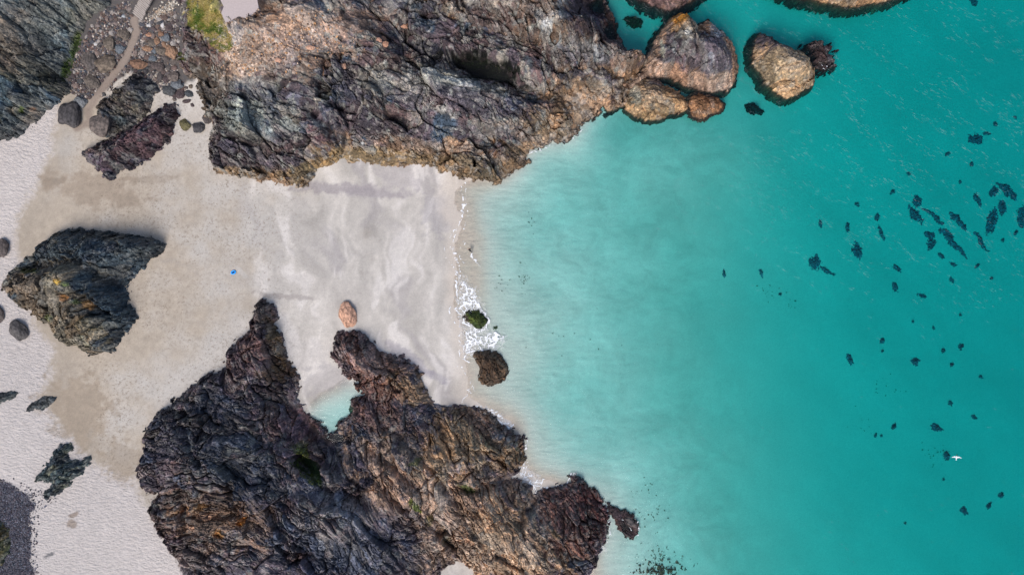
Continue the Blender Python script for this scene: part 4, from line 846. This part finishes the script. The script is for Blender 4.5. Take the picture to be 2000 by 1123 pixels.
# ------------------------------------------------------------------ concrete steps, paved lookout with its stone edging
M_CONC = plain('pale concrete', lin((178, 168, 160), .85), .85, .12, 2.0, .02)
M_STONE = stone_mat('edging stone', [(150, 120, 100), (110, 90, 80), (176, 150, 128)])
def box_mesh(name, sx, sy, sz, mat, bev=.02):
    bm = bmesh.new(); bmesh.ops.create_cube(bm, size=1)
    for v in bm.verts: v.co = Vector((v.co.x * sx, v.co.y * sy, v.co.z * sz))
    bmesh.ops.bevel(bm, geom=list(bm.edges), offset=bev, segments=1, affect='EDGES')
    me = bpy.data.meshes.new(name); bm.to_mesh(me); bm.free(); me.materials.append(mat); return me
x0, y0, z0 = at(268, 34); x1, y1, z1 = at(300, -14)
st = bpy.data.objects.new('steps', None); COL.objects.link(st); st.location = (x0, y0, z0); tag(st, 'flight of pale concrete steps leading down to the beach path', 'steps')
dirv = Vector((x1 - x0, y1 - y0, 0)); nst = 17; ang = math.atan2(dirv.y, dirv.x)
sme = box_mesh('step', dirv.length / nst * .82, 2.3, .45, M_CONC)
for i in range(nst):
    t = (i + .5) / nst; o = bpy.data.objects.new('step', sme); COL.objects.link(o); o.parent = st
    zz = top_z(x0 + dirv.x * t, y0 + dirv.y * t)
    o.location = (dirv.x * t, dirv.y * t, max(i * .17, 0) + max(0, (zz - z0 - i * .17)) * .9 + .02); o.rotation_euler.z = ang + rnd.uniform(-.04, .04); o.scale = (1, rnd.uniform(.9, 1.08), 1)

def paved():
    pts = [(431,2),(437,14),(432,26),(440,44),(456,42),(480,36),(494,30),(505,16),(503,4),(498,-30),(430,-30)]
    ww = [at(a, b) for a, b in pts]; zt = max(w[2] for w in ww[:9]) + .12
    zt = float(np.median([w[2] for w in ww[:9]])) + .3
    k = 1 - zt / HC; P = [(float(X(a)) * k, float(Y(b)) * k) for a, b in pts]
    cx, cy = P[2]
    e = bpy.data.objects.new('paved_lookout', None); COL.objects.link(e); e.location = (cx, cy, zt); tag(e, 'pale paved path end edged with stones on top of the headland', 'path')
    bm = bmesh.new(); vs = [bm.verts.new((a - cx, b - cy, 0)) for a, b in P]
    f = bm.faces.new(vs); r = bmesh.ops.extrude_face_region(bm, geom=[f]); 
    for v in [q for q in r['geom'] if isinstance(q, bmesh.types.BMVert)]: v.co.z -= 2.2
    bmesh.ops.recalc_face_normals(bm, faces=bm.faces)
    me = bpy.data.meshes.new('paving'); bm.to_mesh(me); bm.free(); me.materials.append(plain('pale paving', lin((192, 178, 174), .85), .85, .1, 3.5, .015))
    o = bpy.data.objects.new('paving', me); COL.objects.link(o); o.parent = e
    edge = [(440,46),(456,44),(480,38),(496,30),(506,17)]
    me2 = boulder_mesh(31, 2); me2.materials.append(M_STONE)
    seg = [Vector((float(X(a)) * k, float(Y(b)) * k)) for a, b in edge]
    for i in range(len(seg) - 1):
        L = (seg[i + 1] - seg[i]).length; n = int(L / .48)
        for j in range(n):
            p = seg[i].lerp(seg[i + 1], (j + .5) / n); o = bpy.data.objects.new('edging_stone', me2); COL.objects.link(o); o.parent = e
            o.location = (p.x - cx + rnd.uniform(-.06, .06), p.y - cy + rnd.uniform(-.06, .06), .05); s_ = rnd.uniform(.18, .36); o.scale = (s_, s_ * rnd.uniform(.7, 1), s_); o.rotation_euler.z = rnd.uniform(0, 6)
paved()

# ------------------------------------------------------------------ grass on the headland and weed in the pools
def tufts(name, poly, n, label, cols, seed, h=(.15, .4), w=.09, cat='grass', blobs=None):
    r = np.random.RandomState(seed); P = np.array(poly, float)
    u = r.uniform(P[:, 0].min(), P[:, 0].max(), n * 2); v = r.uniform(P[:, 1].min(), P[:, 1].max(), n * 2)
    k = poly_sd(u, v, P) + fbm(u, v, 14, 3, seed) * 5 > 0; u, v = u[k][:n], v[k][:n]
    g = SURF[1] if cat == 'grass' else None
    V, F, C = [], [], []
    pal = [lin(c) for c in cols]
    tone = fbm(u, v, 22, 3, seed + 2) + .35 * fbm(u, v, 6, 2, seed + 3)
    for i in range(len(u)):
        x, y, z = at(u[i], v[i]) if i % 1 == 0 else (0, 0, 0)
        t = min(max(tone[i] + .5, 0), .999) * (len(pal) - 1); c = pal[int(t)] * (1 - t % 1) + pal[int(t) + 1] * (t % 1)
        c = c * r.uniform(.7, 1.3)
        for b in range(3):
            a = r.uniform(0, 6.28); l = r.uniform(*h); q = r.uniform(.6, 1.3) * l; m = len(V)
            dx, dy = math.cos(a), math.sin(a)
            V += [(x - dy * w, y + dx * w, z - .03), (x + dy * w, y - dx * w, z - .03), (x + dx * q, y + dy * q, z + l * .7)]; F.append((m, m + 1, m + 2)); C += [c, c, c]
    o = mesh_from(name, V, F, M_GRASS, None, np.array(C), False); return tag(o, label, cat, kind='stuff')
M_GRASS, _nt, _b = new_mat('grass blades', .7)
_at = N(_nt, 'ShaderNodeAttribute', attribute_name='Col'); _nt.links.new(_at.outputs['Color'], _b.inputs['Base Color'])
GCOL = [(84, 108, 36), (116, 126, 48), (164, 150, 80), (186, 166, 106)]
tufts('grass', [(366,-20),(432,-20),(430,0),(424,14),(434,30),(448,62),(455,92),(446,102),(430,104),(415,85),(400,65),(372,50),(366,20)], 9000, 'yellow-green grass slope at the top of the headland', GCOL, 3)
tufts('moss', [(146,72),(160,78),(154,100),(140,150),(122,155),(122,130),(138,110)], 900, 'green moss streak down the foot of the top left cliff', [(50,70,20),(70,90,28),(60,76,30)], 5, (.08, .2), .07, 'moss')
tufts('rock_weed', [(345,100),(362,108),(362,122),(350,118)], 160, 'yellow-green weed behind the angular orange boulder', [(110,110,30),(80,90,30),(60,70,24)], 6, (.1, .25), .07, 'weed')
tufts('pool_weed', [(566,905),(590,888),(600,880),(606,900),(622,945),(612,948),(585,925)], 2600, 'dark green weed filling the rock pool of the lower headland', [(30,44,14),(44,60,18),(90,100,34)], 7, (.05, .14), .08, 'weed')
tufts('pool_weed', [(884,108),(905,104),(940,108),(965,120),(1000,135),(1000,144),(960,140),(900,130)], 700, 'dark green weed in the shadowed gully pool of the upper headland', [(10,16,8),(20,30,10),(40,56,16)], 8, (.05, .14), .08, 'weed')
tufts('rock_weed', [(900,946),(918,948),(934,955),(926,962),(905,958)], 240, 'dark green weed in a crack of the lower headland', [(40,56,16),(60,80,26)], 9, (.05, .14), .07, 'weed')
tufts('rock_weed', [(796,974),(808,982),(824,1000),(820,1004),(806,996)], 240, 'bright green weed on the flank of the lower headland', [(84,104,26),(110,124,36)], 10, (.05, .14), .07, 'weed')

# ------------------------------------------------------------------ foam
M_FOAM, _nt, _b = new_mat('white foam', .6); _b.inputs['Base Color'].default_value = (.80, .81, .82, 1)
def foam(name, items, label, seed=0, s=.05):
    """items: (kind, pts/params, width or None, density)"""
    Vs, Fs, n0 = [], [], 0
    for it in items:
        kind, pts, wd, dens = it
        P = np.array([(X(a), Y(b)) for a, b in pts], float); m = (wd or 0) + .6
        gx, gy = np.meshgrid(np.arange(P[:, 0].min() - m, P[:, 0].max() + m, s), np.arange(P[:, 1].min() - m, P[:, 1].max() + m, s))
        a1 = fbm(gx, gy, 1.6, 3, seed); a2 = fbm(gx, gy, 1.6, 3, seed + 1)
        wx, wy = gx + a1 * .8, gy + a2 * .8
        if kind == 'area':
            d = poly_sd(wx, wy, P); den = dens * sstep(-.1, 1.2, d) + (d > -.1) * dens * .15
        else:
            d = wd - seg_d(gx + a1 * .35, gy + a2 * .35, P); den = dens * sstep(0, wd, d)
        lace = np.zeros(gx.shape)
        for sc, k in ((1.15, 1.0), (.55, .8)):
            f1, f2, *_q = voronoi(wx / sc, wy / sc, seed + int(sc * 100)); lace = np.maximum(lace, (1 - np.clip((f2 - f1) / .5, 0, 1)) * k)
        lace = lace + fbm(gx, gy, .9, 3, seed + 9) * .28
        on = (lace > 1.12 - den * .55) & (den > .05)
        z = np.maximum(ground_g(gx, gy), 0) + .035
        ok = on[:-1, :-1] & on[1:, 1:]
        ny, nx = gx.shape; used = np.zeros(gx.shape, bool); used[:-1, :-1] |= ok; used[1:, :-1] |= ok; used[:-1, 1:] |= ok; used[1:, 1:] |= ok
        idx = np.full(gx.shape, -1, np.int64); idx[used] = np.arange(used.sum()) + n0
        Fs.append(np.stack([idx[:-1, :-1][ok], idx[:-1, 1:][ok], idx[1:, 1:][ok], idx[1:, :-1][ok]], 1)); Vs.append(np.stack([gx[used], gy[used], z[used] + .03 * rnd2(gx[used] * 50, gy[used] * 50, 3)], 1)); n0 += used.sum()
    o = mesh_from(name, np.concatenate(Vs), np.concatenate(Fs), M_FOAM); return tag(o, label, 'foam', kind='stuff')
def veil(name, polys, label, seed=0):
    Vs, Fs, n0 = [], [], 0
    for pts in polys:
        P = np.array([(X(a), Y(b)) for a, b in pts], float); s = .09
        gx, gy = np.meshgrid(np.arange(P[:, 0].min() - 1, P[:, 0].max() + 1, s), np.arange(P[:, 1].min() - 1, P[:, 1].max() + 1, s))
        f = poly_sd(gx, gy, P) + fbm(gx, gy, 1.5, 4, seed) * .8 + fbm(gx, gy, .4, 2, seed + 1) * .5
        on = (f > .1) & (fbm(gx, gy, .8, 4, seed + 2) > -.28)
        z = np.maximum(ground_g(gx, gy), 0) + .02
        ok = on[:-1, :-1] & on[1:, 1:]; used = np.zeros(gx.shape, bool); used[:-1, :-1] |= ok; used[1:, :-1] |= ok; used[:-1, 1:] |= ok; used[1:, 1:] |= ok
        idx = np.full(gx.shape, -1, np.int64); idx[used] = np.arange(used.sum()) + n0
        Fs.append(np.stack([idx[:-1, :-1][ok], idx[:-1, 1:][ok], idx[1:, 1:][ok], idx[1:, :-1][ok]], 1)); Vs.append(np.stack([gx[used], gy[used], z[used]], 1)); n0 += used.sum()
    m_ = bpy.data.materials.new('thin bubbly foam'); m_.use_nodes = True; nt = m_.node_tree; nt.nodes.clear()
    o_ = N(nt, 'ShaderNodeOutputMaterial'); mx = N(nt, 'ShaderNodeMixShader'); t_ = N(nt, 'ShaderNodeBsdfTransparent'); d_ = N(nt, 'ShaderNodeBsdfDiffuse'); d_.inputs[0].default_value = (.8, .8, .8, 1)
    tc = N(nt, 'ShaderNodeTexCoord'); g = noise(nt, tc.outputs['Object'], 1.6, 5, .7); rr_ = ramp(nt, g.outputs['Fac'], [(.35, (.05,) * 3), (.7, (.55,) * 3)])
    nt.links.new(rr_.outputs[0], mx.inputs[0]); nt.links.new(t_.outputs[0], mx.inputs[1]); nt.links.new(d_.outputs[0], mx.inputs[2]); nt.links.new(mx.outputs[0], o_.inputs[0])
    o = mesh_from(name, np.concatenate(Vs), np.concatenate(Fs), m_); return tag(o, label, 'foam', kind='stuff')
veil('foam_film', [[(890,530),(900,528),(925,556),(938,575),(950,600),(955,640),(988,650),(988,680),(960,688),(925,700),(903,702),(898,650),(890,600)],
    [(1005,920),(1022,898),(1040,915),(1066,938),(1060,955),(1046,963),(1030,940)],[(935,790),(975,802),(1000,828),(990,832),(960,812)],[(1168,1060),(1186,1058),(1188,1078),(1168,1080)],[(1105,940),(1116,922),(1124,922),(1112,945)]],
    'thin translucent film of bubbles left between the foam lines', 90)
foam('sea_foam', [
    ('area', [(890,530),(898,528),(905,545),(925,560),(938,558),(935,575),(945,590),(953,605),(955,625),(948,640),(940,650),(965,648),(988,650),(990,665),(975,672),(985,680),(975,690),(950,684),(930,686),(924,700),(905,705),(898,695),(903,675),(898,650),(905,640),(915,640),(905,625),(893,612),(885,600),(892,585),(895,560)], None, .88),
    ('line', [(900,365),(906,395),(902,425),(893,445),(885,470),(886,490),(893,510),(898,530)], .35, .95),
    ('line', [(890,530),(891,560),(895,590),(888,603),(896,612),(906,625)], .35, 1.25),
    ('line', [(898,655),(896,680),(900,696),(915,706)], .3, 1.1),
    ('line', [(868,480),(870,505),(885,520),(890,530)], .25, .8),('line', [(893,445),(880,458),(878,475),(884,490),(896,500),(905,512)], .28, .85),('line', [(908,352),(912,375),(909,400),(905,420)], .25, .7),('line', [(880,598),(876,615),(888,630),(898,640)], .25, .8),('line', [(890,712),(905,722),(922,745),(912,770),(900,785)], .25, .7),('line', [(905,395),(915,420),(905,450),(900,470)], .22, .6),('area', [(900,455),(915,470),(912,500),(898,508),(890,490)], None, .35),
    ('line', [(912,606),(925,600),(945,606),(955,622),(950,640),(935,648),(920,640),(908,628)], .45, 1.3),
    ('line', [(921,497),(927,503),(932,512),(937,522)], .45, 1.1),('area', [(928,505),(940,515),(942,530),(932,528)], None, .5),
    ('area', [(915,750),(930,752),(945,760),(960,765),(940,772),(918,768)], None, .6),('line', [(920,768),(912,760),(925,752)], .3, .9)],
    'lacy white foam of a small wave breaking round the green rock on the sand', 40)
foam('shore_foam', [
    ('area', [(1000,925),(1018,898),(1030,895),(1035,915),(1050,930),(1068,938),(1060,955),(1046,965),(1040,946),(1020,938)], None, .85),('line', [(1028,885),(1020,912),(1006,928)], .5, .9),('line', [(1026,935),(1044,948),(1047,960)], .6, 1.2),
    ('line', [(928,792),(950,796),(972,808),(988,824),(1000,832)], .5, .9),('line', [(966,822),(985,826),(996,838)], .5, 1.2),
    ('line', [(1030,855),(1026,875),(1030,900)], .4, .7),('line', [(1062,952),(1085,950),(1105,948),(1112,935),(1118,923)], .4, .9),('line', [(1183,985),(1188,1010),(1192,1035),(1190,1050)], .4, .9),('area', [(1170,1062),(1182,1062),(1182,1075),(1168,1075)], None, .9),
    ('line', [(1240,1012),(1250,1025),(1248,1045)], .3, .9),('line', [(1210,1008),(1225,1020),(1232,1035)], .25, .7),
    ('line', [(1034,298),(1050,295),(1075,284)], .4, .9),('line', [(1120,270),(1136,256)], .4, .9),('line', [(1600,125),(1612,130),(1606,136)], .5, 1.1),('line', [(1036,315),(1030,300)], .3, .6)],
    'broken white foam where the sea washes against the rocks', 60)

# pale slivers painting sky reflections onto the water, running down to the right
def painted_glints():
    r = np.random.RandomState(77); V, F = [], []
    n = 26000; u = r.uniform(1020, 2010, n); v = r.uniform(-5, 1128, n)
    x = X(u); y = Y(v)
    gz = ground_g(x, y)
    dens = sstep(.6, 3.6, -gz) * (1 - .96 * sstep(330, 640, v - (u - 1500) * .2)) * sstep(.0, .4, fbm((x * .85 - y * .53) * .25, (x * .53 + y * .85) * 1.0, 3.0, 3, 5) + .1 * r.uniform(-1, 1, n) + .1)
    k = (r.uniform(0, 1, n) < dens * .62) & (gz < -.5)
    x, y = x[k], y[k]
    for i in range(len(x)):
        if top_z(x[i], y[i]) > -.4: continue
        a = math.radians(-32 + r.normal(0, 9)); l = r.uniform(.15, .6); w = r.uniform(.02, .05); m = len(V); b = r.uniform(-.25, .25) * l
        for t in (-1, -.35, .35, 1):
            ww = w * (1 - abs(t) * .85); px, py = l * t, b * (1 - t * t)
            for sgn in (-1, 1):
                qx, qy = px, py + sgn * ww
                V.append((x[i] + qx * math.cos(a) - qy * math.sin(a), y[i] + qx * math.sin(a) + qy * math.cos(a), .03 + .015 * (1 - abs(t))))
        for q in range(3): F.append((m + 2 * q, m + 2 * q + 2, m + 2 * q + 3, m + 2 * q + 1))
    m_ = bpy.data.materials.new('painted sky glints'); m_.use_nodes = True; nt = m_.node_tree; nt.nodes.clear()
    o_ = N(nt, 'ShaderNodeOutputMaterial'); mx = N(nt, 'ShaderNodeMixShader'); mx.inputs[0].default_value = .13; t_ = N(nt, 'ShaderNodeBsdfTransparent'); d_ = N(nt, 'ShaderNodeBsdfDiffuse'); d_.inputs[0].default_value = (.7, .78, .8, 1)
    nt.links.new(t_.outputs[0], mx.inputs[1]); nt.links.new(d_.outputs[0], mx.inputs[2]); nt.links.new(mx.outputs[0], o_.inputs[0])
    o = mesh_from('wavelet_glints', V, F, m_); tag(o, 'thin painted sky glints on wind ripples on the open turquoise water', 'waves', kind='stuff'); print('painted_glints', len(F) // 3)
painted_glints()

# ------------------------------------------------------------------ person, gull, inflatable
def skin(name, verts, edges, radii, mat, parent, root=0, sub=2):
    me = bpy.data.meshes.new(name); me.from_pydata(verts, edges, []); me.materials.append(mat)
    o = bpy.data.objects.new(name, me); COL.objects.link(o); o.parent = parent
    md = o.modifiers.new('skin', 'SKIN'); sv = me.skin_vertices[0].data
    for i, r in enumerate(radii): sv[i].radius = (r, r); sv[i].use_root = (i == root)
    md.use_smooth_shade = True
    m2 = o.modifiers.new('sub', 'SUBSURF'); m2.levels = sub; m2.render_levels = sub
    return o
def person():
    x, y, z = at(919, 491); z = ground1(x, y)
    e = bpy.data.objects.new('person', None); COL.objects.link(e); e.location = (x, y, z); e.rotation_euler.z = math.radians(115)
    tag(e, 'person in dark clothes bending forward while wading in the shallow swash', 'person')
    dark = plain('dark clothes', (.012, .012, .016), .8, .2, 8); skn = plain('skin', lin((214, 160, 132)), .6, .05, 8); hair = plain('brown hair', lin((110, 70, 44)), .8, .2, 20)
    # facing local +x, left leg forward, trunk bent towards the water
    V = [(0,0,.92),(.10,0,1.08),(.24,0,1.24),(.34,0,1.33),(.40,0,1.39),   # pelvis .. neck
         (.02,.10,.86),(.24,.12,.52),(.14,.13,.10),                         # left leg
         (-.02,-.10,.86),(-.16,-.12,.50),(-.46,-.13,.16),                   # right leg
         (.32,.19,1.30),(.42,.30,1.06),                                      # left upper arm
         (.32,-.19,1.30),(.36,-.34,1.08)]
    E = [(0,1),(1,2),(2,3),(3,4),(0,5),(5,6),(6,7),(0,8),(8,9),(9,10),(3,11),(11,12),(3,13),(13,14)]
    skin('body', V, E, [.15,.14,.17,.13,.06,.10,.075,.05,.10,.075,.05,.07,.05,.07,.05], dark, e)
    for sgn, a, b, hn in ((1, (.42,.30,1.06), (.60,.26,.92), (.67,.24,.88)), (-1, (.36,-.34,1.08), (.54,-.38,.96), (.61,-.37,.92))):
        VV = [a, b, hn]; EE = [(0,1),(1,2)]; R = [.042,.03,.035]
        for f in range(5):
            off = (f - 2) * .02; q = len(VV); L = [.05,.07,.08,.075,.06][f]
            VV += [(hn[0] + .03, hn[1] + off, hn[2] - .01), (hn[0] + .03 + L * .6, hn[1] + off * 1.3, hn[2] - .03), (hn[0] + .02 + L, hn[1] + off * 1.4, hn[2] - .07)]
            EE += [(2, q), (q, q + 1), (q + 1, q + 2)]; R += [.010, .009, .007]
        skin('arm', VV, EE, R, skn, e)
    for (px, py, pz, dx) in ((.14,.13,.06,.2), (-.46,-.13,.10,.16)):
        skin('foot', [(px, py, pz), (px + dx * .5, py, pz - .03), (px + dx, py, pz - .04)], [(0,1),(1,2)], [.045,.04,.028], skn, e)
    bm = bmesh.new(); bmesh.ops.create_uvsphere(bm, u_segments=20, v_segments=14, radius=1)
    for v in bm.verts:
        c = v.co; 
        if c.x > .55 and abs(c.y) < .2 and -.35 < c.z < .1: c.x += .22 * (1 - abs(c.y) / .2)
        if c.z < -.3: c.x *= .9; c.y *= .82
        v.co = Vector((c.x * .105, c.y * .08, c.z * .125))
    me = bpy.data.meshes.new('head'); bm.to_mesh(me); bm.free(); me.materials.append(skn); hd = bpy.data.objects.new('head', me); COL.objects.link(hd); hd.parent = e; hd.location = (.49,0,1.49); hd.rotation_euler.y = math.radians(35)
    bm = bmesh.new(); bmesh.ops.create_uvsphere(bm, u_segments=20, v_segments=14, radius=1)
    bmesh.ops.delete(bm, geom=[v for v in bm.verts if v.co.z < -.5 or (v.co.x > .45 and v.co.z < .45)], context='VERTS')
    for v in bm.verts: v.co = Vector((v.co.x * .118 - .008, v.co.y * .09, v.co.z * .135 + .006))
    me = bpy.data.meshes.new('hair'); bm.to_mesh(me); bm.free(); me.materials.append(hair); h = bpy.data.objects.new('hair', me); COL.objects.link(h); h.parent = hd
person()

def gull():
    zf = 45.0; k = 1 - zf / HC; x, y = float(X(1868)) * k, float(Y(893)) * k
    e = bpy.data.objects.new('gull', None); COL.objects.link(e); e.location = (x, y, zf); e.rotation_euler.z = math.radians(-5); tag(e, 'white gull gliding over the sea with wings spread', 'gull')
    wh = plain('white feathers', (.8, .8, .8), .7, .04, 10); gy = plain('pale grey feathers', (.66, .67, .7), .7, .05, 10); yl = plain('yellow bill', (.6, .35, .03), .5, .05, 10)
    skin('body', [(0,-.22,0),(0,-.08,0),(0,.08,.01),(0,.19,.03),(0,.26,.04)], [(0,1),(1,2),(2,3),(3,4)], [.045,.085,.085,.055,.05], wh, e)
    def plate(nm, top, th, mat):
        bm = bmesh.new(); n = len(top); t = [bm.verts.new((a, b, c + th)) for a, b, c in top]; l = [bm.verts.new((a, b, c - th)) for a, b, c in top]
        bm.faces.new(t); bm.faces.new(l[::-1])
        for i in range(n): bm.faces.new((t[i], l[i], l[(i + 1) % n], t[(i + 1) % n]))
        bmesh.ops.recalc_face_normals(bm, faces=bm.faces); bmesh.ops.triangulate(bm, faces=bm.faces)
        me = bpy.data.meshes.new(nm); bm.to_mesh(me); bm.free(); me.materials.append(mat); o = bpy.data.objects.new(nm, me); COL.objects.link(o); o.parent = e; return o
    for s in (1, -1):
        plate('wing', [(s*.05,.10,.04),(s*.22,.17,.10),(s*.40,.15,.11),(s*.58,.06,.08),(s*.74,-.07,.04),(s*.55,-.05,.07),(s*.38,-.01,.09),(s*.22,-.05,.07),(s*.06,-.10,.03)], .012, gy)
    plate('tail', [(-.03,-.18,.0),(.03,-.18,.0),(.085,-.38,.0),(.04,-.40,0),(-.04,-.40,0),(-.085,-.38,.0)], .008, wh)
    plate('bill', [(-.012,.29,.04),(.012,.29,.04),(0,.36,.03)], .008, yl)
gull()

def dinghy():
    x, y, z = at(456, 532); e = bpy.data.objects.new('inflatable', None); COL.objects.link(e); e.location = (x, y, z + .1); e.rotation_euler.z = math.radians(25)
    tag(e, 'small bright blue oval inflatable lying alone on the sand', 'inflatable')
    blue = plain('blue vinyl', (.0, .36, .95), .35, .1, 3); navy = plain('navy floor', (.0, .05, .28), .5, .1, 3); blk = plain('dark bag cloth', (.01, .012, .03), .8, .2, 5)
    V, F = [], []; nu, nv = 40, 12
    for i in range(nu):
        a = 2 * math.pi * i / nu; cx, cy = .42 * math.cos(a), .29 * math.sin(a); nx_, ny_ = math.cos(a), math.sin(a)
        for j in range(nv):
            b = 2 * math.pi * j / nv; r = .12 * (1 + .03 * math.sin(9 * a)); V.append((cx + nx_ * r * math.cos(b), cy + ny_ * r * math.cos(b), r * math.sin(b)))
    for i in range(nu):
        for j in range(nv): F.append((i * nv + j, ((i + 1) % nu) * nv + j, ((i + 1) % nu) * nv + (j + 1) % nv, i * nv + (j + 1) % nv))
    mesh_from('tube', V, F, blue, e, smooth=True)
    V = [(.40 * math.cos(2 * math.pi * i / 24), .27 * math.sin(2 * math.pi * i / 24), -.05) for i in range(24)]
    me = bpy.data.meshes.new('floor'); me.from_pydata(V, [], [tuple(range(24))]); me.materials.append(navy); o = bpy.data.objects.new('floor', me); COL.objects.link(o); o.parent = e
    b1 = boulder_mesh(51, 3); b1.materials.append(blk); o = bpy.data.objects.new('bag', b1); COL.objects.link(o); o.location = (x + .1, y + .09, z + .14); o.scale = (.17, .12, .14); tag(o, 'small dark bag lying inside the blue inflatable', 'bag')
dinghy()
print('polygons', sum(len(o.data.polygons) for o in bpy.data.objects if o.type == 'MESH'))
